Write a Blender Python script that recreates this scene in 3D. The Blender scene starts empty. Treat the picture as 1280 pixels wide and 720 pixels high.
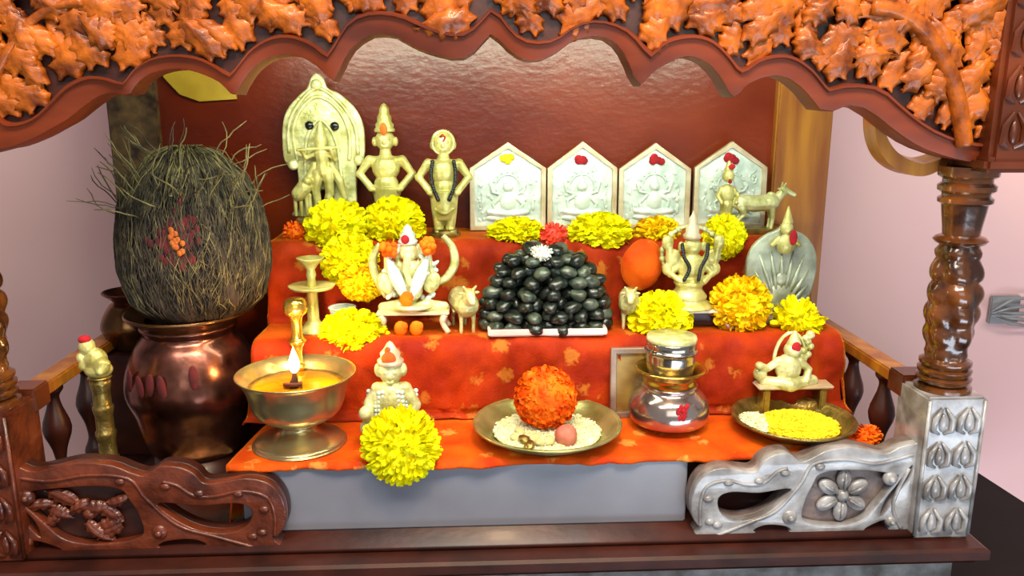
import bpy, bmesh, math, random
from mathutils import Vector, Matrix, Euler, noise
PI = math.pi
S = 0.01                       # everything below is written in centimetres
C = bpy.context.scene.collection
SC = bpy.context.scene
rnd = random.Random(7)

# ------------------------------------------------------------------ camera
F, CX, CD, CZ = 1026.0, -0.85, 48.3, 28.7
PITCH, YAW = math.radians(13.0), math.radians(2.75)
cd = bpy.data.cameras.new('camera'); cam = bpy.data.objects.new('camera', cd); C.objects.link(cam)
cd.sensor_width = 36; cd.lens = 36 * F / 1280; cd.clip_start = 0.01; cd.clip_end = 50
cam.location = (CX*S, -CD*S, CZ*S); cam.rotation_euler = (PI/2 - PITCH, 0, -YAW)
SC.camera = cam
CR = Euler((PI/2 - PITCH, 0, -YAW)).to_matrix()
CO = Vector((CX, -CD, CZ))
def at(px, py, Y=None, Z=None):
    """a place in the photo -> the point on the plane Y=.. or Z=.. (cm)"""
    d = CR @ Vector(((px-640)/F, (360-py)/F, -1))
    t = (Y-CO.y)/d.y if Y is not None else (Z-CO.z)/d.z
    return CO + d*t
def cmpp(p):                   # cm per pixel at point p
    return -(CR.transposed() @ (Vector(p)-CO)).z / F

# ------------------------------------------------------------------ materials
def mat(name, c1, c2=None, rough=0.5, metal=0.0, scale=3.0, bump=0.0, bscale=None, coat=0.0, stretch=None,
        emit=None, estr=0, ramp=(0.35, 0.65), spec=None, detail=4, btype='noise', sss=0, trans=0, alpha=1, rvar=0):
    m = bpy.data.materials.new(name); m.use_nodes = True
    nt = m.node_tree; N = nt.nodes; L = nt.links; b = N['Principled BSDF']
    b.inputs['Roughness'].default_value = rough; b.inputs['Metallic'].default_value = metal
    b.inputs['Coat Weight'].default_value = coat; b.inputs['Coat Roughness'].default_value = 0.12
    if spec is not None: b.inputs['Specular IOR Level'].default_value = spec
    if sss: b.inputs['Subsurface Weight'].default_value = sss; b.inputs['Subsurface Radius'].default_value = (.005, .003, .001)
    if trans: b.inputs['Transmission Weight'].default_value = trans
    b.inputs['Base Color'].default_value = (*c1, 1)
    tc = N.new('ShaderNodeTexCoord'); mp = N.new('ShaderNodeMapping'); L.new(tc.outputs['Object'], mp.inputs['Vector'])
    if stretch: mp.inputs['Scale'].default_value = stretch
    if c2 is not None:
        n = N.new('ShaderNodeTexNoise'); n.inputs['Scale'].default_value = scale*100*S*10; n.inputs['Detail'].default_value = detail
        L.new(mp.outputs[0], n.inputs['Vector'])
        r = N.new('ShaderNodeValToRGB'); r.color_ramp.elements[0].position = ramp[0]; r.color_ramp.elements[1].position = ramp[1]
        r.color_ramp.elements[0].color = (*c1, 1); r.color_ramp.elements[1].color = (*c2, 1)
        L.new(n.outputs['Fac'], r.inputs['Fac']); L.new(r.outputs[0], b.inputs['Base Color'])
        if rvar:
            mr = N.new('ShaderNodeMapRange'); mr.inputs['To Min'].default_value = max(.03, rough-rvar); mr.inputs['To Max'].default_value = rough+rvar
            L.new(n.outputs['Fac'], mr.inputs['Value']); L.new(mr.outputs[0], b.inputs['Roughness'])
    if bump:
        bs = (bscale or scale)*10
        if btype == 'noise':
            t = N.new('ShaderNodeTexNoise'); t.inputs['Detail'].default_value = 3; o = t.outputs['Fac']
        elif btype == 'voronoi':
            t = N.new('ShaderNodeTexVoronoi'); o = t.outputs['Distance']
        else:
            t = N.new('ShaderNodeTexWave'); t.inputs['Distortion'].default_value = 3; o = t.outputs['Fac']
        t.inputs['Scale'].default_value = bs; L.new(mp.outputs[0], t.inputs['Vector'])
        bp = N.new('ShaderNodeBump'); bp.inputs['Strength'].default_value = bump; bp.inputs['Distance'].default_value = 0.002
        L.new(o, bp.inputs['Height']); L.new(bp.outputs[0], b.inputs['Normal'])
    if emit: b.inputs['Emission Color'].default_value = (*emit, 1); b.inputs['Emission Strength'].default_value = estr
    return m
def hexc(h):
    h = h.lstrip('#'); v = [int(h[i:i+2], 16)/255 for i in (0, 2, 4)]
    return tuple(x/12.92 if x <= .04045 else ((x+.055)/1.055)**2.4 for x in v)
H = hexc
M = dict(
    wall=mat('pink_plaster', H('#e6bab6'), H('#e0b2b2'), .8, scale=.4, bump=.05, bscale=6),
    floor=mat('grey_floor', H('#6d625c'), H('#7a6f66'), .6, scale=1),
    dark=mat('dark_table', H('#0e0b09'), H('#13100e'), .6, scale=2, spec=.2),
    wood=mat('varnished_wood', H('#3a180b'), H('#6e3013'), .34, scale=2.2, stretch=(.35, 1, 1), coat=.2, bump=.15, bscale=9, detail=6, rvar=.08),
    woodl=mat('orange_varnished_wood', H('#5a2408'), H('#c8660f'), .48, spec=.35, scale=7, coat=.15, bump=.5, bscale=20, detail=6, rvar=.1, ramp=(.3, .7)),
    lip=mat('lip_wood', H('#4c1c0d'), H('#7c3214'), .45, scale=3, stretch=(.35, 1, 1), bump=.15, bscale=9, spec=.3),
    colw=mat('glossy_column_wood', H('#2c1408'), H('#744018'), .22, scale=5, coat=.7, bump=.3, bscale=9),
    woodd=mat('dark_wood', H('#2a0f09'), H('#451c11'), .42, scale=3, coat=.05, bump=.15, bscale=10),
    post=mat('yellow_brown_wood', H('#8a4a16'), H('#b9781f'), .4, scale=3, stretch=(2, 2, .2), coat=.25, bump=.15, bscale=12),
    panel=mat('red_brown_board', H('#5c1804'), H('#802c08'), .30, scale=1.0, stretch=(.6, 1, 1), coat=.0, bump=.16, bscale=22, rvar=.08),
    raw=mat('raw_yellow_batten', H('#b08a1d'), H('#caa52e'), .5, scale=3),
    carve=mat('carved_wood', H('#43190c'), H('#6e2f16'), .38, scale=6, coat=.35, bump=.5, bscale=16, rvar=.1),
    carve_sheen=mat('carved_wood_sheen', H('#75706e'), H('#aeadaf'), .38, scale=6, coat=.8, bump=.4, bscale=14, rvar=.12),  # greyed brown wood: the cool sheen on the right is put into the colour
    recess=mat('recessed_ground', H('#5c4a44'), H('#7d6d68'), .5, scale=8, bump=.4, bscale=20),
    slab=mat('grey_painted_board', H('#74747f'), H('#898a95'), .38, scale=.9, bump=.04, bscale=10, coat=.2),
    brass=mat('brass', H('#a2984a'), H('#dcd488'), .38, .35, scale=7, bump=.35, bscale=18, rvar=.08),
    brassg=mat('pale_brass', H('#aaa862'), H('#e6e5ac'), .38, .3, scale=9, bump=.5, bscale=22, rvar=.08),
    gold=mat('polished_brass', H('#b58a2e'), H('#d9b95a'), .20, .92, scale=4, bump=.10, bscale=7),
    platem=mat('plate_brass', H('#7e7c40'), H('#bdb97c'), .32, .7, scale=4, bump=.1, bscale=8),
    mottle=mat('mottled_brown_wood', H('#2c1a0e'), H('#6e5230'), .5, scale=9, bump=.4, bscale=14),
    frame=mat('dull_frame', H('#7d675c'), H('#a8968a'), .4, .3, scale=5),
    bowlm=mat('lamp_brass', H('#a5976a'), H('#cabc8c'), .26, .85, scale=3, bump=.08, bscale=6),
    bronze=mat('aged_brass', H('#7c6a34'), H('#b39a58'), .33, .85, scale=9, bump=.5, bscale=16),
    silver=mat('silver', H('#bccdc2'), H('#ecf6f0'), .36, .15, scale=9, bump=.45, bscale=20),
    silverd=mat('tarnished_silver', H('#8f9480'), H('#c6cab2'), .36, .35, scale=7, bump=.35, bscale=12),
    silverb=mat('silver_rim', H('#c4ac86'), H('#e2d6b8'), .34, .25, scale=6),
    copper=mat('copper', H('#43231a'), H('#9a6252'), .24, .92, scale=5, bump=.25, bscale=5, ramp=(.3, .75)),
    copperd=mat('aged_copper', H('#5b3a22'), H('#8a623a'), .25, .9, scale=4, bump=.1, bscale=6),
    steel=mat('steel', H('#a9a29a'), H('#d3cfc8'), .16, .95, scale=2, bump=.04, bscale=4),
    potm=mat('kalash_metal', H('#a9938a'), H('#cdbfb8'), .18, .92, scale=2.5, bump=.08, bscale=5),
    yellow=mat('lemon_petals', H('#ecdc00'), H('#fbf608'), .6, scale=10, sss=.25, spec=.15),
    yellow2=mat('golden_petals', H('#f0b800'), H('#f8e010'), .6, scale=6, sss=.25, spec=.15),
    orange=mat('orange_petals', H('#e04e05'), H('#f77a10'), .6, scale=8, sss=.15, spec=.15),
    redp=mat('red_petals', H('#c81c10'), H('#ee4420'), .6, scale=8),
    whitep=mat('white_petals', H('#cfd4bd'), H('#eef0e0'), .6, scale=8),
    green=mat('calyx_green', H('#5a7a1a'), H('#7c9c2a'), .6, scale=8),
    stone=mat('black_stone', H('#0c100d'), H('#232a24'), .3, scale=9, coat=.2, bump=.12, bscale=8),
    stoneg=mat('grey_green_stone', H('#262e26'), H('#4c5648'), .38, scale=9, coat=.2, bump=.15, bscale=8),
    kumkumd=mat('dark_kumkum', H('#36090c'), H('#5c0f14'), .9, scale=12),
    kumkum=mat('kumkum_red', H('#8a0812'), H('#b81522'), .9, scale=12),
    okum=mat('orange_paste', H('#e0480a'), H('#ee6a14'), .8, scale=12),
    turm=mat('turmeric', H('#e8c400'), H('#f8e41a'), .85, scale=12, bump=.4, bscale=40),
    rice=mat('rice', H('#c9cf9a'), H('#eceacb'), .6, scale=20),
    sweet=mat('pink_sweet', H('#b4584a'), H('#cf7d66'), .6, scale=8, bump=.2, bscale=18),
    cream=mat('cream_pieces', H('#c9b06a'), H('#e8dcae'), .6, scale=10),
    black=mat('black_bead', H('#08090a'), H('#101312'), .25),
    ghee=mat('yellow_ghee', H('#80560a'), H('#b58410'), .12, scale=3, coat=.6, bump=.12, bscale=5),
    wick=mat('burnt_wick', H('#5a1c08'), H('#2a0f06'), .9, scale=20),
    flame=mat('flame', (1, .75, .4), emit=(1, .72, .34), estr=14),
    fibre=mat('husk_fibre', H('#211a13'), H('#4e4330'), .75, scale=10),
    brownmark=mat('brown_orange_paste', H('#9a480c'), H('#c06a18'), .8, scale=12),
    fibrel=mat('pale_husk_fibre', H('#50462a'), H('#837648'), .75, scale=10),
    husk=mat('coconut_husk', H('#1c1410'), H('#3c2c20'), .85, scale=6, stretch=(3, 3, .6), bump=.9, bscale=20),
    pinktray=mat('pink_tray', H('#e8b8b4'), H('#f2d4cc'), .35, scale=4),
    picture=mat('picture', H('#7a5a2a'), H('#a48a48'), .3, scale=5),
    fruit=mat('orange_red_skin', H('#c5300a'), H('#e0520c'), .6, scale=2, coat=0),
    grey=mat('grey_metal', H('#8d8b8c'), H('#a6a2a2'), .4, .3, scale=4),
)
def cloth_material(name, c1, c2, sprig):
    m = mat(name, H(c1), H(c2), .7, scale=3.5, bump=.25, bscale=60, spec=.15)
    nt = m.node_tree; N = nt.nodes; L = nt.links; b = N['Principled BSDF']
    old = b.inputs['Base Color'].links[0].from_socket
    tc = N.new('ShaderNodeTexCoord')
    # woven gold sprigs: soft-edged voronoi cells, broken up by noise
    v = N.new('ShaderNodeTexVoronoi'); v.inputs['Scale'].default_value = 44; L.new(tc.outputs['Object'], v.inputs['Vector'])
    n = N.new('ShaderNodeTexNoise'); n.inputs['Scale'].default_value = 260; L.new(tc.outputs['Object'], n.inputs['Vector'])
    add = N.new('ShaderNodeMath'); add.operation = 'ADD'; L.new(v.outputs['Distance'], add.inputs[0])
    mu = N.new('ShaderNodeMath'); mu.operation = 'MULTIPLY'; mu.inputs[1].default_value = .45; L.new(n.outputs['Fac'], mu.inputs[0]); L.new(mu.outputs[0], add.inputs[1])
    r = N.new('ShaderNodeValToRGB'); r.color_ramp.elements[0].position = .40; r.color_ramp.elements[1].position = .52
    r.color_ramp.elements[0].color = (.7,)*3+(1,); r.color_ramp.elements[1].color = (0, 0, 0, 1)
    L.new(add.outputs[0], r.inputs['Fac'])
    mx = N.new('ShaderNodeMix'); mx.data_type = 'RGBA'; L.new(r.outputs[0], mx.inputs['Factor'])
    # one silk, two tones: the brighter copy has lit tops painted into its colour
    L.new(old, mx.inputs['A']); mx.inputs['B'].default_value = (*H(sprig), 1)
    L.new(mx.outputs['Result'], b.inputs['Base Color'])
    b.inputs['Sheen Weight'].default_value = .7; b.inputs['Sheen Tint'].default_value = (1, .30, .02, 1); b.inputs['Sheen Roughness'].default_value = .45
    return m
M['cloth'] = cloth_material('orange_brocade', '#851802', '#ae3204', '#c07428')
M['cloth_lit'] = cloth_material('orange_brocade_lit', '#c23404', '#e25c0a', '#e8a04a')  # brighter copy of the brocade: light on the front tier put into colour

# ------------------------------------------------------------------ mesh helpers (cm, local)
def new(): return bmesh.new()
def xf(loc=(0, 0, 0), rot=(0, 0, 0), sc=(1, 1, 1)):
    return Matrix.Translation(loc) @ Euler(rot).to_matrix().to_4x4() @ Matrix.Diagonal((*sc, 1))
def box(bm, c, d, bev=0, rot=(0, 0, 0)):
    r = bmesh.ops.create_cube(bm, size=1, matrix=xf(c, rot, d))
    if bev:
        es = list({e for v in r['verts'] for e in v.link_edges})
        bmesh.ops.bevel(bm, geom=es, offset=bev, segments=2, affect='EDGES', clamp_overlap=True)
def ell(bm, c, r, rot=(0, 0, 0), u=16, v=10):
    if not hasattr(r, '__len__'): r = (r, r, r)
    bmesh.ops.create_uvsphere(bm, u_segments=u, v_segments=v, radius=1, matrix=xf(c, rot, r))
def cone(bm, c, r1, r2, h, rot=(0, 0, 0), seg=20):
    bmesh.ops.create_cone(bm, cap_ends=True, segments=seg, radius1=r1, radius2=r2, depth=h, matrix=xf(c, rot))
def tube(bm, pts, rad, seg=8, closed=False):
    pts = [Vector(p) for p in pts]; n = len(pts)
    if not hasattr(rad, '__len__'): rad = [rad]*n
    rings = []; up = None
    for i, p in enumerate(pts):
        if closed: t = pts[(i+1) % n]-pts[i-1]
        else: t = pts[min(i+1, n-1)]-pts[max(i-1, 0)]
        if t.length < 1e-9: t = Vector((0, 0, 1))
        t.normalize()
        if up is None: up = t.orthogonal()
        up = (up - t*up.dot(t))
        up = up.normalized() if up.length > 1e-6 else t.orthogonal().normalized()
        s = t.cross(up)
        rings.append([bm.verts.new(p+(up*math.cos(a)+s*math.sin(a))*rad[i]) for a in (2*PI*k/seg for k in range(seg))])
    m = n if closed else n-1
    for i in range(m):
        a, b = rings[i], rings[(i+1) % n]
        for k in range(seg):
            bm.faces.new((a[k], a[(k+1) % seg], b[(k+1) % seg], b[k]))
    if not closed:
        bm.faces.new(rings[0][::-1]); bm.faces.new(rings[-1])
def limb(bm, pts, rad):        # tube with rounded ends
    tube(bm, pts, rad, 10)
    r = rad if hasattr(rad, '__len__') else [rad]*len(pts)
    for i in range(len(pts)): ell(bm, pts[i], r[i]*1.0, u=10, v=8)
def lathe(bm, prof, c=(0, 0, 0), seg=48, mod=None):
    """prof: (r, z) list, closed at the axis where r==0"""
    c = Vector(c); rings = []
    for r, z in prof:
        if r < 1e-6: rings.append([bm.verts.new(c+Vector((0, 0, z)))])
        else:
            ring = []
            for k in range(seg):
                a = 2*PI*k/seg; q = r*(mod(a, z) if mod else 1)
                ring.append(bm.verts.new(c+Vector((q*math.cos(a), q*math.sin(a), z))))
            rings.append(ring)
    for A, B in zip(rings, rings[1:]):
        for k in range(seg):
            a0, a1 = A[k % len(A)], A[(k+1) % len(A)]; b0, b1 = B[k % len(B)], B[(k+1) % len(B)]
            vs = []
            for v in (a0, a1, b1, b0):
                if v not in vs: vs.append(v)
            if len(vs) > 2: bm.faces.new(vs)
def smoothprof(prof, n=5):
    """Catmull-Rom through a (r,z) profile"""
    out = []
    P = [prof[0]]+list(prof)+[prof[-1]]
    for i in range(1, len(P)-2):
        for k in range(n):
            t = k/n
            out.append(tuple(max(0, .5*((2*P[i][j])+(-P[i-1][j]+P[i+1][j])*t+(2*P[i-1][j]-5*P[i][j]+4*P[i+1][j]-P[i+2][j])*t*t+(-P[i-1][j]+3*P[i][j]-3*P[i+1][j]+P[i+2][j])*t**3)) if j == 0 else
                             .5*((2*P[i][j])+(-P[i-1][j]+P[i+1][j])*t+(2*P[i-1][j]-5*P[i][j]+4*P[i+1][j]-P[i+2][j])*t*t+(-P[i-1][j]+3*P[i][j]-3*P[i+1][j]+P[i+2][j])*t**3) for j in (0, 1)))
    out.append(tuple(prof[-1]))
    return out
def crom(pts, n=5, closed=False):
    out = []; m = len(pts)
    pts = [Vector(p) for p in pts]
    g = (lambda i: pts[i % m]) if closed else (lambda i: pts[max(0, min(m-1, i))])
    for i in range(m if closed else m-1):
        a, b, c, d = g(i-1), g(i), g(i+1), g(i+2)
        for k in range(n):
            t = k/n
            out.append(.5*((2*b)+(c-a)*t+(2*a-5*b+4*c-d)*t*t+(3*b-a-3*c+d)*t**3))
    if not closed: out.append(pts[-1])
    return out
def plate(outs, thick, bev=0.0, y=0.0):
    """flat board in the XZ plane with its outlines (first outer, others holes), thick along Y, centred on y -> bmesh"""
    cu = bpy.data.curves.new('t', 'CURVE'); cu.dimensions = '2D'; cu.fill_mode = 'BOTH'
    cu.extrude = max(1e-4, thick/2-bev); cu.bevel_depth = bev; cu.bevel_resolution = 2; cu.offset = -bev
    for o in outs:
        sp = cu.splines.new('POLY'); sp.points.add(len(o)-1); sp.use_cyclic_u = True
        for i, p in enumerate(o): sp.points[i].co = (p[0], p[1], 0, 1)
    ob = bpy.data.objects.new('t', cu)
    me = bpy.data.meshes.new_from_object(ob)
    bpy.data.objects.remove(ob); bpy.data.curves.remove(cu)
    bm = bmesh.new(); bm.from_mesh(me); bpy.data.meshes.remove(me)
    bmesh.ops.remove_doubles(bm, verts=bm.verts, dist=1e-4)
    for v in bm.verts: v.co = Vector((v.co.x, y - v.co.z, v.co.y))
    return bm
def merge(a, b):
    me = bpy.data.meshes.new('t'); b.to_mesh(me); a.from_mesh(me); bpy.data.meshes.remove(me); b.free()
    return a
def obj(name, bm, m, parent=None, smooth=True, loc=(0, 0, 0), rot=(0, 0, 0), fuse=0, sm=2, auto=None, kind=None, label=None, recalc=True, doubles=False):
    if recalc: bmesh.ops.recalc_face_normals(bm, faces=bm.faces)
    for v in bm.verts: v.co *= S
    me = bpy.data.meshes.new(name); bm.to_mesh(me); bm.free()
    o = bpy.data.objects.new(name, me); C.objects.link(o)
    me.materials.append(M[m] if isinstance(m, str) else m)
    if smooth: me.polygons.foreach_set('use_smooth', [True]*len(me.polygons))
    if auto: me.set_sharp_from_angle(angle=math.radians(auto))
    o.location = Vector(loc)*S; o.rotation_euler = rot
    if parent: o.parent = parent
    if fuse:
        r = o.modifiers.new('r', 'REMESH'); r.mode = 'VOXEL'; r.voxel_size = fuse*S; r.use_smooth_shade = True
        if sm:
            s = o.modifiers.new('s', 'SMOOTH'); s.iterations = sm; s.factor = .5
    if kind: o['kind'] = kind
    if label: o['label'] = label
    return o
def thing(name, label, cat, loc, rotz=0, group=None, rot=None):
    o = bpy.data.objects.new(name, None); C.objects.link(o); o.empty_display_size = .01
    o.location = Vector(loc)*S; o.rotation_euler = rot or (0, 0, rotz)
    o['label'] = label; o['category'] = cat
    if group: o['group'] = group
    return o
def tag(o, label, cat, group=None):
    o['label'] = label; o['category'] = cat
    if group: o['group'] = group
    return o
def struct(o): o['kind'] = 'structure'; return o
# ------------------------------------------------------------------ the room
bm = new(); box(bm, (0, 34, 10), (400, 2, 260)); struct(obj('wall_back', bm, 'wall', smooth=False))
bm = new(); box(bm, (0, -80, -91), (400, 230, 2)); struct(obj('floor', bm, 'floor', smooth=False))
# dark table the shrine stands on, its far right corner cut off
TZ = -9.0
t = thing('table', 'dark table under the carved wooden shrine, seen at the lower right', 'table', (0, 0, -90))
e1, e2 = at(1222, 588, Z=TZ), at(1281, 627, Z=TZ)
k = (e2-e1)
pts = [(-60, -28), (e2.x+k.x*2, -28), (e2.x+k.x*1.4, e2.y+k.y*1.4), (e1.x, e1.y), (e1.x-3, 26), (-60, 26)]
bm = new(); vs = [[bm.verts.new((x, y, z)) for x, y in pts] for z in (78, 81)]
bm.faces.new(vs[0][::-1]); bm.faces.new(vs[1])
for i in range(len(pts)):
    j = (i+1) % len(pts); bm.faces.new((vs[0][i], vs[0][j], vs[1][j], vs[1][i]))
bmesh.ops.bevel(bm, geom=list(bm.edges), offset=.3, segments=2, affect='EDGES')
obj('table_top', bm, 'dark', t, auto=40)
for x in (-54, 36):
    for y in (-22, 10):
        bm = new(); box(bm, (x, y, 39), (5, 5, 78), .4); obj('leg', bm, 'dark', t)

# ------------------------------------------------------------------ the shrine
SH = thing('wooden_shrine', 'carved varnished wooden home shrine with scalloped canopy, turned columns and openwork front panels', 'shrine', (0, 0, -9))
SO = Vector((0, 0, 9))        # scene -> shrine local
def sh(name, bm, m, **k):
    for v in bm.verts: v.co += SO
    return obj(name, bm, m, SH, **k)
W = 31.2                      # half width over the posts
# base: plinth, stepped ledge moulding, floor board
bm = new(); box(bm, (0, 12, -5.2), (62.6, 24, 7.5), .15)
sh('plinth', bm, 'carve_sheen', auto=30)
bm = new()
prof = [(-1.25, 0), (-1.5, -.15), (-1.5, -.75), (-1.0, -.95), (-.9, -1.25), (-.4, -1.5)]
def ledge(bm, prof, w, d0, d1):
    rings = []
    for o_, z in prof:
        e = -o_
        rings.append([bm.verts.new(p) for p in ((-w-e, d1, z), (-w-e, d0-e, z), (w+e, d0-e, z), (w+e, d1, z))])
    for A, B in zip(rings, rings[1:]):
        for i in range(3): bm.faces.new((A[i], A[i+1], B[i+1], B[i]))
    bm.faces.new(rings[0]); bm.faces.new(rings[-1][::-1])
    for i in (0, 3): bm.faces.new([r[i] for r in rings])
ledge(bm, prof, W, 0, 25)
sh('base_ledge', bm, 'woodd', auto=25)
bm = new(); box(bm, (0, 12.3, .2), (62, 24.4, .4), .05); sh('inner_floor', bm, 'woodd')
# back board between the two back posts
BY = 22.5
bm = new(); box(bm, (0, BY+.6, 19.5), (56, 1.0, 38.5), .05); sh('back_board', bm, 'panel', smooth=False)
a, b_, c_ = at(240, 80, Y=BY-.2), at(296, 80, Y=BY-.2), at(250, 127, Y=BY-.2)
d_ = at(296, 124, Y=BY-.2); e_ = at(205, 97, Y=BY-.2); f_ = at(225, 118, Y=BY-.2)
bm = plate([[(e_.x, e_.z+1), (e_.x, e_.z), (f_.x, f_.z), (c_.x, c_.z), (d_.x, d_.z), (d_.x, a.z+2)]], .4, .05, BY-.2); sh('batten', bm, 'raw', label='unvarnished yellow batten at the top left of the back board', auto=30)
for s in (-1, 1):
    pin, pout = (at(200, 200, Y=BY-.8), at(139, 200, Y=BY-.8)) if s < 0 else (at(968, 200, Y=BY-.8), at(1038, 200, Y=BY-.8))
    xc, w = (pin.x+pout.x)/2, abs(pin.x-pout.x)
    bm = new(); box(bm, (xc, BY+.8, 19.5), (w, 3.0, 39), .15)
    sh('back_post', bm, 'post' if s > 0 else 'mottle', auto=30)
# roof board
bm = new(); box(bm, (0, 12, 39.2), (67, 26, 1.0), .2); sh('roof_board', bm, 'woodd', auto=30)

rp = random.Random(17)
def leaf(bm, p, ang, ln, wd, lift, curl=.3, n=12, m=8, lobes=4):
    d = Vector((math.cos(ang), 0, math.sin(ang))); q = Vector((-math.sin(ang), 0, math.cos(ang))); g = []
    for i in range(n+1):
        t = i/n; w = wd*math.sin(PI*min(1, t*.85+.15))**.8*(.62+.38*abs(math.cos(lobes*PI*t)))
        row = []
        for j in range(m+1):
            u = j/m*2-1
            y = -(lift*math.sin(PI*(t*.8+.15)) * (1-.6*abs(u)**1.3) + .13*abs(math.cos(u*PI*1.5)) + .12*math.cos(lobes*2*PI*t)*abs(u)) - .05
            row.append(bm.verts.new(p + d*(ln*t - abs(u)*.25*wd) + q*(u*w + curl*ln*t*t) + Vector((0, y, 0))))
        g.append(row)
    for i in range(n):
        for j in range(m): bm.faces.new((g[i][j], g[i][j+1], g[i+1][j+1], g[i+1][j]))
PC = {1: 30.15, -1: -31.3}
# front post blocks with leaf carving, turned columns above them
def arch_relief(bm, x, z, w, h, y):
    """a little pointed leaf carved in relief, two lobes and a midrib"""
    for sx in (-1, 1):
        tube(bm, [(x+sx*w*.1, y, z-h*.42), (x+sx*w*.42, y-.12, z-h*.3), (x+sx*w*.4, y-.18, z+h*.1), (x+sx*w*.08, y-.1, z+h*.42)], [.1, .2, .2, .08], 6)
    ell(bm, (x, y-.05, z-h*.05), (w*.17, .22, h*.3), u=10, v=8)
for s in (-1, 1):
    blk = new(); cxp = PC[s]
    rings = []
    box(blk, (cxp, 1.9, 5.0), (3.9, 3.8, 10.0), .15)
    o = sh('post_block', blk, 'carve' if s < 0 else 'carve_sheen', auto=30)
    r = new()
    for i in range(4):
        for j in (-1, 1): arch_relief(r, cxp+j*.85, 1.35+i*2.35, 1.45, 2.1, .0)
    for j in (-1, 1): tube(r, [(cxp+j*1.82, -.02, .3), (cxp+j*1.82, -.02, 9.8)], .13, 6)
    for i in range(4):
        for j in (-1, 1):                       # side face towards the room
            ell(r, (cxp+1.95*s, 1.9+j*.8, 1.35+i*2.35), (.25, .5, .9), u=8, v=6)
    sh('leaf_relief', r, 'carve' if s < 0 else 'carve_sheen')
    def mod(a, z):
        q = z-10
        if 2.4 < q < 9.6: return 1+.24*abs(math.sin(2.5*a+q*.45))*abs(math.sin(q*PI/1.45))**.6-.08
        return 1
    P_ = [(0, 10), (1.75, 10), (1.75, 10.25), (1.35, 10.4), (1.65, 10.6), (1.7, 10.85), (1.45, 11.0), (1.62, 11.15), (1.66, 11.4), (1.4, 11.55), (1.6, 11.75), (1.6, 11.95), (1.25, 12.15), (1.2, 12.5)]
    P_ += [(1.2+.32*math.sin(PI*k/28), 12.5+k*.25) for k in range(1, 28)]
    P_ += [(1.15, 19.6), (1.45, 19.75), (1.62, 19.95), (1.45, 20.15), (1.1, 20.3), (1.15, 20.8), (1.3, 21.8), (1.35, 22.2), (1.6, 22.35), (1.62, 22.6), (1.4, 22.75), (1.4, 22.9), (1.68, 23.1), (1.7, 23.4), (1.45, 23.6), (1.45, 23.8), (1.75, 24.0), (1.8, 24.6), (0, 24.6)]
    col = new(); lathe(col, P_, (cxp, 1.9, 0), 40, mod)
    sh('column', col, 'colw', auto=50)

# openwork front panels, traced at the front plane
PY = 1.3
def tr(pts, Y=PY): return [(lambda q: (q.x, q.z))(at(x, y, Y=Y)) for x, y in pts]
def cr2(pts, n=4): return [(p.x, p.y) for p in crom([Vector((x, z, 0)) for x, z in pts], n, True)]
outer = [(855, 674), (871, 657), (862, 640), (861, 620), (867, 600), (880, 586), (900, 580), (922, 583), (940, 584), (949, 573), (963, 564), (982, 562),
         (996, 572), (1010, 568), (1030, 558), (1060, 554), (1085, 559), (1103, 562), (1122, 553), (1146, 548)]
hole1 = [(895, 630), (896, 616), (912, 610), (945, 611), (984, 606), (970, 624), (948, 639), (924, 645), (904, 641)]
hole2 = [(938, 658), (952, 651), (976, 652), (984, 658), (970, 663), (950, 662)]
rec = [(1012, 600), (1020, 588), (1045, 583), (1085, 584), (1112, 588), (1117, 592), (1106, 606), (1090, 625), (1075, 642), (1055, 650), (1030, 651), (1008, 648), (998, 640), (1003, 618)]
slit = [(1095, 640), (1100, 622), (1118, 598), (1134, 577), (1132, 590), (1118, 607), (1106, 626)]
hole3 = [(1075, 657), (1090, 648), (1103, 645), (1105, 656), (1092, 660)]
xr = PC[1]-1.95
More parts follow.
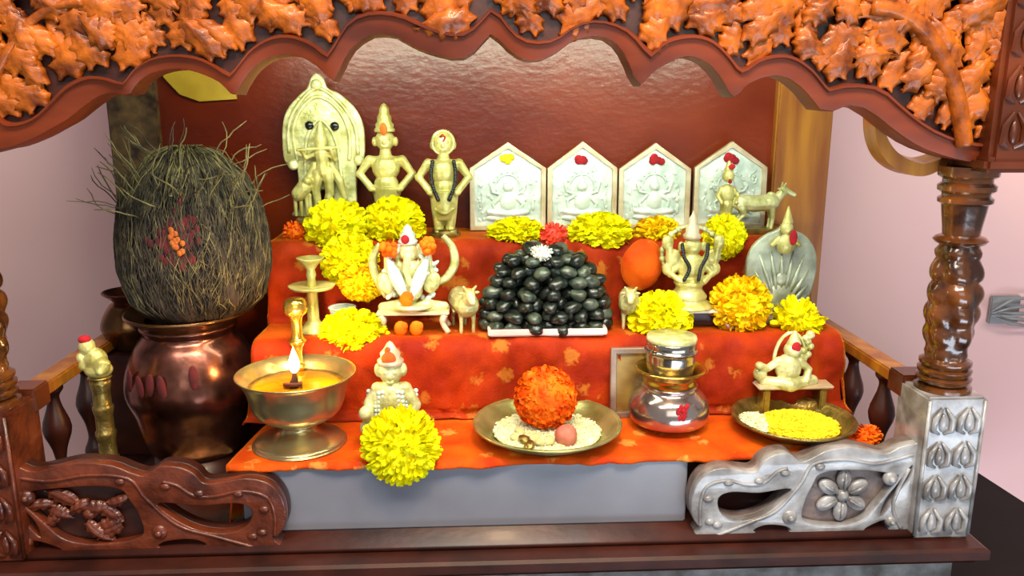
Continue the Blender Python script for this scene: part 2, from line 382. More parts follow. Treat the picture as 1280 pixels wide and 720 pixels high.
def panel_part(s):
    O = tr(outer); O = [(x, max(z, 0)) for x, z in O]; O[0] = (O[0][0], .05); O[-1] = (xr+.4, O[-1][1]); 
    Oc = [(p.x, p.y) for p in crom([Vector((x, z, 0)) for x, z in O], 4)] + [(xr+.4, .05)]
    f = lambda P: [(mx(x), z) for x, z in P]
    if s > 0: mx = lambda x: x
    else: mx = lambda x: -(x*1.21-3.05)+.35*0
    holes = [cr2(tr(h)) for h in (hole1, hole2, hole3)]
    front = plate([f(Oc)]+[f(h) for h in holes]+[f(cr2(tr(rec))), f(cr2(tr(slit)))], .7, .1, PY-.3)
    back = plate([f(Oc)]+[f(h) for h in holes], .8, .06, PY+.45)
    m = 'carve' if s < 0 else 'carve_sheen'
    pn = sh('front_panel', front, m, auto=35)
    g = new(); merge(g, back); 
    for v in g.verts: v.co += SO
    obj('panel_ground', g, 'recess' if s > 0 else 'woodd', pn, auto=35)
    # flower with five lobed petals in the recess
    fl = new(); c = at(1052, 618, Y=PY-.1); c = Vector((mx(c.x), PY-.15, c.z))
    if s < 0:
        for k in range(11): leaf(fl, c+Vector((rp.uniform(-2.6, 2.2), .1, rp.uniform(-1.3, .8))), rp.uniform(0, 6.28), rp.uniform(1.3, 2.2), rp.uniform(.4, .7), rp.uniform(.3, .5), .3)
    for k in range(6 if s > 0 else 0):
        a = k*PI/3+.5; d = Vector((math.cos(a), 0, math.sin(a)))
        ell(fl, c+d*1.15, (.78, .3, .5), (0, -a, 0), 12, 8)
        tube(fl, [c+d*.5+Vector((0, -.3, 0)), c+d*1.2+Vector((0, -.36, 0)), c+d*1.75+Vector((0, -.2, 0))], [.09, .12, .05], 6)
    ell(fl, c, (.45, .45, .45))
    for px, py, r in ((986, 645, .55), (1112, 597, .5), (1112, 650, .4)):
        q = at(px, py, Y=PY-.5); kn = new(); ell(kn, SO+Vector((mx(q.x), PY-.55, q.z)), (r, .35, r), u=14, v=10); ell(kn, SO+Vector((mx(q.x), PY-.8, q.z)), (r*.5, .3, r*.5), u=10, v=8)
        obj('carved_knob', kn, m, pn)
    for v in fl.verts: v.co += SO
    obj('flower_relief', fl, m, pn)
    # scroll ridges and dimples along the swan neck
    sc_ = new()
    for pts in ([(872, 652), (872, 625), (880, 603), (905, 595), (930, 600), (950, 598), (966, 585), (980, 580)],
                [(890, 664), (930, 648), (965, 633), (995, 600), (1012, 575), (1050, 569), (1090, 574), (1135, 563)],
                [(1130, 580), (1110, 625), (1120, 655)], [(1010, 663), (1060, 661), (1095, 664)]):
        q = [at(x, y, Y=PY) for x, y in pts]; q = crom([(mx(p.x), PY-.65, p.z) for p in q], 5)
        tube(sc_, q, [.13]*len(q), 6)
    for px, py in ((907, 598), (882, 618), (884, 646), (893, 650), (977, 586), (945, 596), (1020, 578)):
        q = at(px, py, Y=PY); ell(sc_, (mx(q.x), PY-.65, q.z), (.36, .2, .26), u=10, v=6)
    for v in sc_.verts: v.co += SO
    obj('scroll_relief', sc_, m, pn)
panel_part(1); panel_part(-1)

# side rails on turned balusters
for s in (-1, 1):
    X = PC[s]*.97
    r = new(); box(r, (X, 12.5, 9.6), (1.6, 18.5, .9), .12); box(r, (X, 12.5, 1.0), (1.2, 18.5, .9), .1)
    sh('side_rail', r, 'post', auto=30)
    bq = new(); box(bq, (X-s*.1, 4.2, 9.6), (2.0, 2.0, 1.6), .12); sh('rail_end_block', bq, 'wood', auto=30)
    for y in (7.5, 12.5, 17.5):
        b = new(); lathe(b, smoothprof([(0, 1.2), (.55, 1.3), (.7, 2.2), (.35, 3.2), (.5, 4.5), (.95, 6.0), (.5, 7.6), (.4, 8.4), (.7, 8.9), (.6, 9.3), (0, 9.3)], 3), (X, y, 0), 20)
        sh('baluster', b, 'woodd')

# ---- canopy: scalloped valance board, lip moulding, leaf carving
UP = [(-70, 165), (-20, 150), (4, 142), (14, 153), (33, 154), (55, 145), (75, 125), (92, 108), (117, 97), (139, 99), (161, 105), (175, 88), (195, 75), (225, 70), (255, 74), (280, 87), (292, 94),
      (305, 80), (320, 62), (345, 48), (370, 47), (395, 57), (412, 69), (425, 50), (440, 28), (465, 18), (500, 20), (530, 33), (555, 42), (580, 43), (597, 32), (613, 14),
      (625, 22), (640, 42), (660, 53), (690, 52), (715, 35), (740, 28), (765, 32), (785, 42), (800, 58), (811, 68), (830, 52), (860, 46), (885, 52), (905, 70), (922, 88),
      (945, 75), (970, 70), (990, 75), (1010, 90), (1029, 112), (1045, 107), (1070, 107), (1095, 113), (1120, 135), (1150, 158), (1180, 172), (1215, 180), (1300, 182)]
LO = [(-70, 200), (-20, 193), (4, 187), (20, 184), (50, 172), (72, 160), (90, 150), (110, 134), (131, 120), (148, 116), (166, 120), (175, 106), (197, 91), (235, 87), (272, 100), (285, 110), (297, 121),
      (304, 108), (318, 88), (340, 73), (372, 70), (398, 83), (419, 102), (428, 84), (440, 63), (463, 46), (492, 46), (515, 59), (541, 69), (577, 75), (597, 62), (613, 44),
      (626, 54), (643, 70), (666, 78), (692, 69), (715, 52), (741, 46), (764, 52), (780, 72), (788, 92), (798, 108), (815, 90), (850, 72), (875, 76), (895, 94), (913, 122),
      (932, 105), (962, 95), (985, 101), (1005, 118), (1027, 143), (1046, 133), (1068, 133), (1090, 145), (1115, 165), (1145, 184), (1180, 196), (1215, 203), (1300, 206)]
VY = 0.6
up = tr(UP, VY); lo = tr(LO, VY)
c3 = lambda P: [(p.x, p.z) for p in crom([Vector((x, 0, z)) for x, z in P], 3)]
TOP = 39.5
bm = plate([[(x, z) for x, z in up]+[(up[-1][0], TOP), (up[0][0], TOP)]], 1.0, 0, VY+.2)
VAL = sh('valance_board', bm, 'woodd', auto=30)
bm = new()                     # the lip: a thick moulded band following the scallops
rings = []
def resample(P, anchors, per=6):
    P = c3(P); out = []
    idx = [0]+[min(range(len(P)), key=lambda i: abs(P[i][0]-x)+(.0)) for x in anchors]+[len(P)-1]
    for a, b in zip(idx, idx[1:]):
        seg_ = P[a:b+1]; L = [0]
        for p, q in zip(seg_, seg_[1:]): L.append(L[-1]+math.hypot(q[0]-p[0], q[1]-p[1]))
        for k in range(per):
            d = L[-1]*k/per; i = max(j for j in range(len(L)) if L[j] <= d+1e-9); i = min(i, len(seg_)-2)
            t = (d-L[i])/max(1e-9, L[i+1]-L[i]); out.append((seg_[i][0]+(seg_[i+1][0]-seg_[i][0])*t, seg_[i][1]+(seg_[i+1][1]-seg_[i][1])*t))
    out.append(P[-1]); return out
ax_ = lambda L: [at(x, 90, Y=VY).x for x in L]
upl = resample(UP and up, ax_([14, 161, 292, 412, 613, 811, 922, 1029]), 16); lol = resample(lo, ax_([20, 166, 297, 419, 613, 798, 913, 1027]), 16)
for (a, b_) in zip(upl, lol):
    A = Vector((a[0], 0, a[1])); B = Vector((b_[0], 0, b_[1]))
    def V(t, y): q = A.lerp(B, t); q.y = VY+y; return bm.verts.new(q)
    rings.append([V(-.05, .6), V(-.08, -.75), V(.0, -1.0), V(.10, -.98), V(.16, -.75), V(.8, -.65), V(.97, -.6), V(1.0, -.45), V(1.0, 1.5), V(.5, 1.6)])
for A, B in zip(rings, rings[1:]):
    for k in range(10): bm.faces.new((A[k], B[k], B[(k+1) % 10], A[(k+1) % 10]))
bm.faces.new(rings[0]); bm.faces.new(rings[-1][::-1])
sh('scalloped_lip', bm, 'lip', auto=45)
bm = new(); rl = random.Random(3)
upc = crom([Vector((x, 0, z)) for x, z in up], 3)
def upz(x):
    best = min(upc, key=lambda p: abs(p.x-x)); return best.z
for row in range(9):
    x = -34.8+row*.5
    while x < 33.8:
        z = upz(x)+1.25+row*1.0+rl.uniform(-.2, .2)
        if z < TOP-1:
            side = -1 if x < 0 else 1
            ang = PI/2 - side*rl.uniform(-.2, 1.3)
            leaf(bm, Vector((x, VY-.3-.11*row+rl.uniform(-.12, .12), z-.7)), ang, rl.uniform(1.9, 3.2), rl.uniform(.8, 1.3), rl.uniform(.35, .8), rl.choice((-.4, .4)))
        x += rl.uniform(1.3, 1.9)
o = sh('leaf_carving', bm, 'woodl', recalc=False)
md = o.modifiers.new('s', 'SOLIDIFY'); md.thickness = .25*S; md.offset = 1
# curved border band of the spandrels and the corner blocks over the columns
for s in (-1, 1):
    pts = [(1088, 8), (1120, 14), (1150, 34), (1175, 70), (1192, 110), (1200, 150), (1204, 182)]
    q = [at(x, y, Y=-.4) for x, y in pts]; q = crom([(s*p.x, -.5, p.z) for p in q], 5)
    b = new(); tube(b, q, [.5 if s > 0 else .24]*len(q), 8); sh('spandrel_band', b, 'woodl')
    b = new(); box(b, (PC[s]*1.04, 1.0, 32), (3.9, 4.6, 15), .3); box(b, (PC[s]*1.04, 1.0, 24.9), (4.6, 5.0, .9), .25)
    for zz in range(5):
        for j in (-1, 1): arch_relief(b, PC[s]*1.04+j*.85, 26.9+zz*2.6, 1.5, 2.4, -1.3)
    sh('corner_block', b, 'wood' , auto=40)
    # side valance closing the canopy between front corner and back post
    prof = [(3, 30), (4.2, 28.2), (7, 27.4), (10, 28.6), (12, 29.4), (14, 28.6), (17, 27.4), (19.8, 28.2), (21, 30)]
    pp = crom([Vector((y, z, 0)) for y, z in prof], 4)
    b = plate([[(p.x, p.y+2.5) for p in pp]+[(21, 38.6), (3, 38.6)]], 1.0, .1, 0)
    for v in b.verts: v.co = Vector((s*(W-.8)+v.co.y, v.co.x, v.co.z))
    sh('side_valance', b, 'wood', auto=35)
# curled bracket hanging behind the right end of the valance
q = [at(x, y, Y=2.6) for x, y in ((1096, 148), (1101, 172), (1112, 192), (1130, 205), (1152, 210), (1172, 203), (1186, 192))]
q = crom(q, 5); n = len(q); b = new(); rr = []
for i, p in enumerate(q):
    t = i/(n-1); w = .42*math.sin(PI*(.12+.8*t))+.12
    c0 = at(1150, 160, Y=2.6); dd = (c0-p).normalized()
    rr.append([b.verts.new(p-dd*w+Vector((0, -.3, 0))), b.verts.new(p+dd*w*.6+Vector((0, -.3, 0))), b.verts.new(p+dd*w*1.2+Vector((0, 1.3, 0))), b.verts.new(p-dd*w+Vector((0, 1.3, 0)))])
for A, B in zip(rr, rr[1:]):
    for k in range(4): b.faces.new((A[k], A[(k+1) % 4], B[(k+1) % 4], B[k]))
b.faces.new(rr[0]); b.faces.new(rr[-1][::-1])
sh('curled_bracket', b, 'post', auto=50)

# ------------------------------------------------------------------ stepped stand with the cloth over it
Z1, Z2, Z3 = 5.3, 11.3, 17.7
Y1, Y2, Y3 = 2.3, 9.9, 15.5
L1, R1 = at(303, 620, Y=Y1).x, at(858, 620, Y=Y1).x
ST = thing('stepped_stand', 'grey-painted stepped stand under the orange brocade cloth', 'stand', (0, Y1, .4))
xl2, xr2 = at(318, 470, Y=Y2).x, at(1050, 470, Y=Y2).x
xl3, xr3 = at(338, 340, Y=Y3).x, at(1010, 340, Y=Y3).x
def stp(name, x0, x1, y0, y1, z0, z1, m, bv=.12):
    b = new(); box(b, ((x0+x1)/2, (y0+y1)/2-Y1, (z0+z1)/2-.4), (x1-x0, y1-y0, z1-z0), bv); obj(name, b, m, ST, auto=30)
stp('front_board', L1, R1, Y1, Y1+1.2, .42, Z1-.1, 'slab')
stp('lower_step', L1, at(1075, 560, Y=3).x, Y1+1.25, BY-.7, .42, Z1-.12, 'woodd')
stp('middle_step', xl2+.3, xr2-.3, Y2+.55, BY-.7, Z1-.1, Z2-.2, 'woodd', .6)
stp('upper_step', xl3+.3, xr3-.3, Y3+.55, BY-.7, Z2-.3, Z3-.2, 'woodd', .6)
# cloth: one sheet laid down the steps, its sides falling over the ends
def cloth(part):
    bm = new(); prof = []
    def seg(a, b, n):
        for i in range(n): prof.append((a[0]+(b[0]-a[0])*i/n, a[1]+(b[1]-a[1])*i/n, a[2]+(b[2]-a[2])*i/n, a[3]+(b[3]-a[3])*i/n, a[4]))
    xl1, xr1 = at(288, 560, Y=Y1+1).x, at(1093, 552, Y=Y1+1).x
    c = .35; e = 1.15
    def arc(yc, zc, r, x0, x1, zb, n=7):
        return [(yc+r*(1-math.cos(a))-r, zc+r*math.sin(a)-r, x0, x1, zb) for a in [PI/2*i/n for i in range(n+1)]]
    if part == 'lower_tier':
        A = [(Y1-.12, Z1-.3, xl1, xr1, .6), (Y1-.12, Z1, xl1, xr1, .6), (Y2-.5, Z1+.02, xl1+1, xr1-.6, .6)]; ns = [2, 30]
    else:
        A = [(Y2-.9, Z1+.12, xl2-.8, xr2+.8, Z1+.1), (Y2-.3, Z1+.25, xl2-.7, xr2+.7, Z1+.1), (Y2, Z1+c+.3, xl2-.6, xr2+.6, Z1)] + arc(Y2+e, Z2, e, xl2, xr2, Z1)
        A += [(Y3-c, Z2+.02, xl2+.1, xr2-.1, Z1), (Y3, Z2+c, xl3-.2, xr3+.2, Z1)] + arc(Y3+e, Z3, e, xl3, xr3, Z2) + [(BY-.3, Z3, xl3, xr3, Z2)]
        ns = [2, 2, 18]+[1]*7+[14, 3, 18]+[1]*7+[18]
    for a, b, n in zip(A, A[1:], ns): seg(a, b, n)
    prof.append(A[-1])
    NX = 150; rows = []
    for k, (y, z, x0, x1, zb) in enumerate(prof):
        row = []
        i0, i1 = max(k-1, 0), min(k+1, len(prof)-1)
        dy, dz = prof[i1][0]-prof[i0][0], prof[i1][1]-prof[i0][1]; L = math.hypot(dy, dz) or 1
        nrm = Vector((0, -dz/L, dy/L))
        drop = max(0, z-zb)
        for j in range(6, 0, -1):      # left side
            t = j/6; row.append((x0-.35*t-.25*math.sin(y*1.7+t*2), y, z-drop*t))
        for i in range(NX+1):
            x = x0+(x1-x0)*i/NX
            riser = abs(nrm.y)
            amp = .10+.62*riser; amp *= 1 if part != 'lower_tier' else .8
            w = noise.noise(Vector((x*.30, y*.25+z*.16, 2.1)))*amp + .6*amp*noise.noise(Vector((x*.8, y*.6+z*.35, 7)))+.25*amp*noise.noise(Vector((x*1.9, y*1.2+z*.9, 3)))
            w = w + amp*.35
            p = Vector((x, y, z)) + nrm*(.06+max(0, w))
            row.append(tuple(p))
        for j in range(1, 7):
            t = j/6; row.append((x1+.35*t+.25*math.sin(y*1.7+t*2), y, z-drop*t))
        rows.append([bm.verts.new(p) for p in row])
    for A_, B_ in zip(rows, rows[1:]):
        for i in range(len(A_)-1): bm.faces.new((A_[i], A_[i+1], B_[i+1], B_[i]))
    return bm
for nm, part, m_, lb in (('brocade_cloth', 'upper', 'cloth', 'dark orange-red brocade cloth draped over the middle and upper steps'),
                         ('lit_lower_cloth', 'lower_tier', 'cloth_lit', 'brocade cloth along the lowest step under the oil lamp and the plates, lit tone in its colour')):
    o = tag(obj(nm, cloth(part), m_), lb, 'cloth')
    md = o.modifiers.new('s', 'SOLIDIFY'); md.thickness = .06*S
# ------------------------------------------------------------------ helpers for the things on the steps
def base_at(px, py, Z):
    p = at(px, py, Z=Z); return p
def rod(bm, a, b, r, seg=8): tube(bm, [a, b], r, seg)
def flower(name, seed, R, flat=.62, n=210, pw=.30, pl=.55, ragged=.1, m='yellow', spread=PI*.62, curl=.35):
    """ruffled pompom: petals set spirally over a squashed ball, facing -Y (towards the viewer) -> mesh object"""
    r = random.Random(seed); bm = new()
    ell(bm, (0, 0, 0), (R*.86, R*.86*flat, R*.86), u=20, v=12)
    for i in range(n):
        t = (i+.5)/n; th = math.acos(1-t*(1-math.cos(spread*1.25))); ph = i*2.39996+r.uniform(-.1, .1)
        d = Vector((math.sin(th)*math.cos(ph), -math.cos(th), math.sin(th)*math.sin(ph)))
        d = (d+Vector([r.uniform(-.12, .12) for _ in range(3)])).normalized()
        c = Vector((d.x*R*.62, d.y*R*.62*flat, d.z*R*.62))
        L = pl*R*(.75+.5*t)*(1+r.uniform(-ragged, ragged)); Wd = pw*R*(.8+.5*r.random())
        s = d.cross(Vector((r.uniform(-1, 1), r.uniform(-1, 1), r.uniform(-1, 1)))).normalized()
        u = s.cross(d).normalized(); k = curl*R*.5*(r.random()-.2)
        rows = []
        for q, (tt, ww) in enumerate(((0, .45), (.5, 1), (.85, .95), (1, .5))):
            b = c + Vector((d.x, d.y*(flat*.5+.5), d.z))*(L*tt) + u*(k*tt*tt)
            rows.append([bm.verts.new(b-s*Wd*.5*ww), bm.verts.new(b+u*(-.10*R*ww)), bm.verts.new(b+s*Wd*.5*ww)])
        for a, b in zip(rows, rows[1:]):
            bm.faces.new((a[0], a[1], b[1], b[0])); bm.faces.new((a[1], a[2], b[2], b[1]))
    o = obj(name, bm, m, recalc=False, smooth=True)
    return o
def put_flower(px, py, rx, ry, Y, seed, m, label, cat='flower', group=None, name='chrysanthemum_flower', n=300, rot=(0, 0, 0), **kw):
    p = at(px, py, Y=Y); R = rx*cmpp(p)
    t = thing(name, label, cat, (p.x, Y, p.z-R*ry/rx*.9), rot=(0, 0, 0), group=group)
    f = flower('petals', seed, R*.93, n=n, m=m, **kw); f.parent = t; f.location = (0, 0, R*ry/rx*.9*S); f.rotation_euler = rot
    f.scale = (1, 1, ry/rx)
    b = new(); ell(b, (0, .36*R, 0), (R*.4, R*.22, R*.4)); g = obj('calyx', b, 'green', t); g.location = (0, 0, R*ry/rx*.9*S)
    return t

# ---- flowers
put_flower(422, 288, 38, 36, 16.6, 1, 'yellow', 'big lemon yellow flower in front of the arched brass idol, topmost of the left cluster')
put_flower(492, 281, 36, 32, 17.0, 2, 'yellow', 'lemon yellow flower at the feet of the tall-crowned brass idol')
put_flower(437, 326, 33, 32, 14.4, 3, 'yellow', 'lemon yellow flower below the topmost flower of the left cluster')
put_flower(452, 352, 27, 24, 13.6, 4, 'yellow2', 'golden yellow flower at the bottom of the left cluster, beside the seated idol')
put_flower(645, 292, 33, 19, 16.6, 5, 'yellow', 'flattened yellow flower in front of the first pointed silver plaque from the left')
put_flower(750, 291, 38, 23, 16.2, 6, 'yellow', 'wide yellow flower in front of the second pointed silver plaque')
put_flower(822, 290, 27, 18, 17.0, 7, 'yellow2', 'small golden flower in front of the third pointed silver plaque')
put_flower(906, 296, 25, 26, 15.4, 8, 'yellow', 'yellow flower just right of the idol wearing black beads')
put_flower(441, 418, 39, 29, 11.2, 9, 'yellow', 'wide yellow flower turning orange at its left, behind the oil lamp')
put_flower(826, 400, 37, 33, 11.6, 10, 'yellow', 'lemon yellow flower behind the stacked metal pot')
put_flower(926, 382, 36, 35, 11.9, 11, 'yellow2', 'golden yellow flower in front of the domed silver plaque', curl=.7)
t = put_flower(988, 400, 30, 26, 11.6, 12, 'yellow', 'slanted yellow flower with loose petals at the right end of the middle step', n=150, ragged=.4)
t.rotation_euler = (0, .5, 0)
put_flower(501, 559, 45, 47, 1.6, 13, 'yellow', 'large yellow chrysanthemum hanging over the front edge of the stand', n=330, pw=.2, pl=.55, flat=.55)
def loose_petals(spots, m, name, label, cat='petal', group=None):
    for (px, py, Y, Z) in spots: pass
# red bud and small white flower crowning the stones
put_flower(692, 296, 17, 17, 13.6, 14, 'redp', 'small red flower on top of the heap of black stones', name='red_flower', n=70)
put_flower(677, 316, 13, 10, 11.3, 15, 'whitep', 'tiny white flower between the red flower and the black stones', name='white_flower', n=50)
# bunched end of cloth bulging out over the riser
p = at(802, 330, Y=14.6); b = new(); bmesh.ops.create_uvsphere(b, u_segments=48, v_segments=32, radius=1)
for v in b.verts:
    q = v.co.copy(); f = 1+.10*noise.noise(q*1.3)+.05*math.sin(6*math.atan2(q.y, q.x))*(1-abs(q.z)); v.co = Vector((q.x*1.65*f, q.y*1.1*f, q.z*2.0*f + .25*q.x))
tag(obj('cloth_bulge', b, 'cloth_lit', loc=(p.x, 14.4, p.z)), 'smooth orange bulge of bunched cloth between the black stones and the idol with black beads', 'cloth')
# ---- arched brass idol
def arch_idol():
    Y = 19.6; k = cmpp(at(408, 190, Y=Y)); p0 = at(408, 270, Y=Y); z0 = p0.z
    t = thing('arched_brass_idol', 'brass idol standing under a tall arched back plate with two black dots', 'idol', (p0.x, Y, Z3+.1))
    dz = z0-Z3-.1
    def q(px, py): return ((px-408)*k, (270-py)*k+dz)
    out = [(366, 270), (369, 262), (374, 258), (374, 208), (362, 204), (358, 192), (359, 160), (366, 138), (382, 120), (392, 112), (397, 100), (404, 94), (412, 100), (417, 112),
           (430, 118), (448, 134), (458, 154), (460, 175), (458, 198), (449, 208), (447, 262), (452, 270), (420, 270), (417, 240), (400, 240), (397, 270)]
    so = crom([Vector((*q(*a), 0)) for a in out], 4, True)
    b = plate([[(v.x, max(0, v.y)) for v in so]], .5, .14, .3); obj('arch_plate', b, 'brassg', t, auto=40)
    b = new()
    for pts in ([(376, 200), (372, 165), (383, 138), (404, 122), (428, 136), (441, 165), (440, 200)], [(384, 240), (386, 190), (392, 165), (406, 150), (420, 165), (427, 190), (430, 240)], [(366, 190), (367, 160), (378, 135), (404, 112), (432, 130), (449, 160), (451, 192)]):
        tube(b, crom([(q(*a)[0], .0, q(*a)[1]) for a in pts], 4), .16, 6)
    for a in ((370, 205), (452, 200), (404, 108)): ell(b, (q(*a)[0], 0, q(*a)[1]), (.45, .3, .45))
    obj('arch_moulding', b, 'brassg', t)
    for a in ((393, 157), (424, 158)):
        b = new(); ell(b, (q(*a)[0], -.08, q(*a)[1]), (.36, .22, .36)); obj('black_dot', b, 'black', t, label='round black dot')
    b = new(); P = lambda x, y, yy=-.5: (q(x, y)[0], yy, q(x, y)[1])
    limb(b, [P(408, 212), P(408, 200), P(407, 190)], [.62, .5, .6])
    ell(b, P(407, 176, -.6), (.52, .5, .62)); cone(b, P(407, 163, -.55), .5, .15, 1.1); ell(b, P(407, 154), .2)
    limb(b, [P(402, 214), P(398, 238), P(402, 268)], [.5, .36, .28]); limb(b, [P(414, 214), P(415, 240), P(408, 268, -.8)], [.5, .36, .28])
    limb(b, [P(400, 190), P(388, 196), P(384, 186, -.9)], [.26, .22, .2]); limb(b, [P(414, 190), P(424, 198), P(420, 184, -.95)], [.26, .22, .2])
    rod(b, P(378, 186, -1.0), P(428, 183, -1.0), .13)
    for s in (-1, 1):
        limb(b, [P(408+s*10, 205), P(408+s*20, 225), P(408+s*26, 248)], [.3, .35, .22])
    limb(b, [P(385, 232, -.9), P(378, 240, -.9)], [.62, .6]); ell(b, P(390, 224, -1.1), (.4, .42, .36))     # calf beside the legs
    for x in (373, 380, 387, 391): rod(b, P(x, 240, -.9), P(x, 268, -.9), .16)
    obj('deity_figure', b, 'brass', t, fuse=.055, sm=1)
    b = new(); box(b, (0, -.2, dz/2-.02), (4.6, 1.9, max(.6, dz)), .12); box(b, (0, -.2, .12), (5.2, 2.3, .3), .1)
    obj('pedestal', b, 'bronze', t, auto=40)
arch_idol()

# ---- two standing idols, hands on the hips
def standing(cx_, ytop, ybot, Y, wpx, label, crown, beads):
    p0 = at(cx_, ybot, Y=Y); k = cmpp(at(cx_, (ytop+ybot)/2, Y=Y))
    t = thing('standing_brass_idol', label, 'idol', (p0.x, Y, Z3+.1)); dz = p0.z-Z3-.1; Ht = ybot-ytop
    hy = ytop+(45 if crown else 22)          # centre of the face in px
    P = lambda dx, y, yy=0: (dx*k, yy, (ybot-y)*k+dz)
    b = new(); u = wpx/36.0
    ell(b, P(0, hy), ((12 if crown else 13.5)*k, .75, (13 if crown else 14)*k))
    ell(b, P(0, hy+2, -.72), (.14, .14, .2))
    for s in (-1, 1):
        ell(b, P(s*5, hy-2, -.7), (.14, .08, .08)); ell(b, P(s*13, hy+2), (3.4*k, .3, 6*k))
    tube(b, [P(-4, hy+7, -.62), P(0, hy+8, -.68), P(4, hy+7, -.62)], .07, 6)
    limb(b, [P(0, hy+10), P(0, hy+18)], [.42, .5])
    yb = hy+22
    ell(b, P(0, yb+12), (17*u*k, .85, 17*k)); limb(b, [P(-16*u, yb+4), P(16*u, yb+4)], [.42, .42])
    ell(b, P(0, yb+34), (15*u*k, .8, 15*k))
    for s in (-1, 1):
        limb(b, [P(s*19*u, yb+3), P(s*31*u, yb+20), P(s*17*u, yb+37, -.5)], [.42, .36, .3])
        ell(b, P(s*16*u, yb+38, -.6), (.36, .3, .26))
        limb(b, [P(s*8*u, yb+42), P(s*7.5*u, ybot-24), P(s*7*u, ybot-6)], [.66, .52, .4])
        ell(b, P(s*8*u, ybot-4, -.35), (.36, .55, .25))
    lathe(b, [(0, (ybot-(yb+36))*k+dz), (17*u*k, (ybot-(yb+36))*k+dz), (14*u*k, (ybot-(yb+62))*k+dz), (11*u*k, (ybot-(ybot-18))*k+dz), (0, (18)*k+dz)], seg=24)
    for j in range(3): tube(b, crom([P(-12*u, yb+40+j*9, -.55), P(0, yb+46+j*9, -.85), P(12*u, yb+40+j*9, -.55)], 4), .12, 6)
    obj('body', b, 'brass', t, fuse=.06, sm=1)
    if crown:
        c = new(); lathe(c, [(0, 0), (12.5*k, 0), (13*k, 3*k), (11*k, 5*k), (11.5*k, 9*k), (9*k, 12*k), (9*k, 18*k), (6.5*k, 22*k), (6*k, 28*k), (3*k, 33*k), (0, 35*k)], P(0, hy-10), 24)
        obj('tall_crown', c, 'brass', t)
        c = new(); ell(c, P(0, hy-14, -.82), (.3, .12, .5)); obj('vermilion_mark', c, 'okum', t, label='orange-red mark on the crown')
    else:
        c = new(); tube(c, [P(13*math.cos(a), hy-1-14*math.sin(a), -.2) for a in [i*PI/12 for i in range(24)]], .14, 8, True); obj('head_ring', c, 'brassg', t)
        c = new(); tube(c, [P(-4, hy-8, -.72), P(0, hy-11, -.74), P(3, hy-8, -.74), P(2, hy-5, -.76), P(0, hy-3, -.8)], .07, 6); obj('forehead_mark', c, 'kumkum', t)
    c = new(); 
    base = [(0, 0), (20*u*k, 0), (20*u*k, .3), (16*u*k, .5), (15*u*k, .9), (17*u*k, 1.1), (0, 1.1)]
    lathe(c, [(r, z*max(dz+.25, .6)/1.1) for r, z in base], seg=24); obj('round_base', c, 'bronze', t, auto=40)
    if beads:
        c = new()
        for s in (-1, 1):
            pts = crom([P(s*13, yb+0, -.75), P(s*15, yb+14, -1.0), P(s*13, yb+30, -1.05), P(s*7, yb+46, -1.1)], 6)
            for q in pts[::1]: ell(c, q, .17, u=8, v=6)
        obj('bead_garland', c, 'black', t, label='string of small black beads')
standing(484, 130, 256, 19.2, 38, 'slim brass idol with a tall pointed crown, hands on its hips', True, False)
standing(556, 157, 292, 18.2, 36, 'slim brass idol with a round head and black bead garland, left of the silver plaques', False, True)

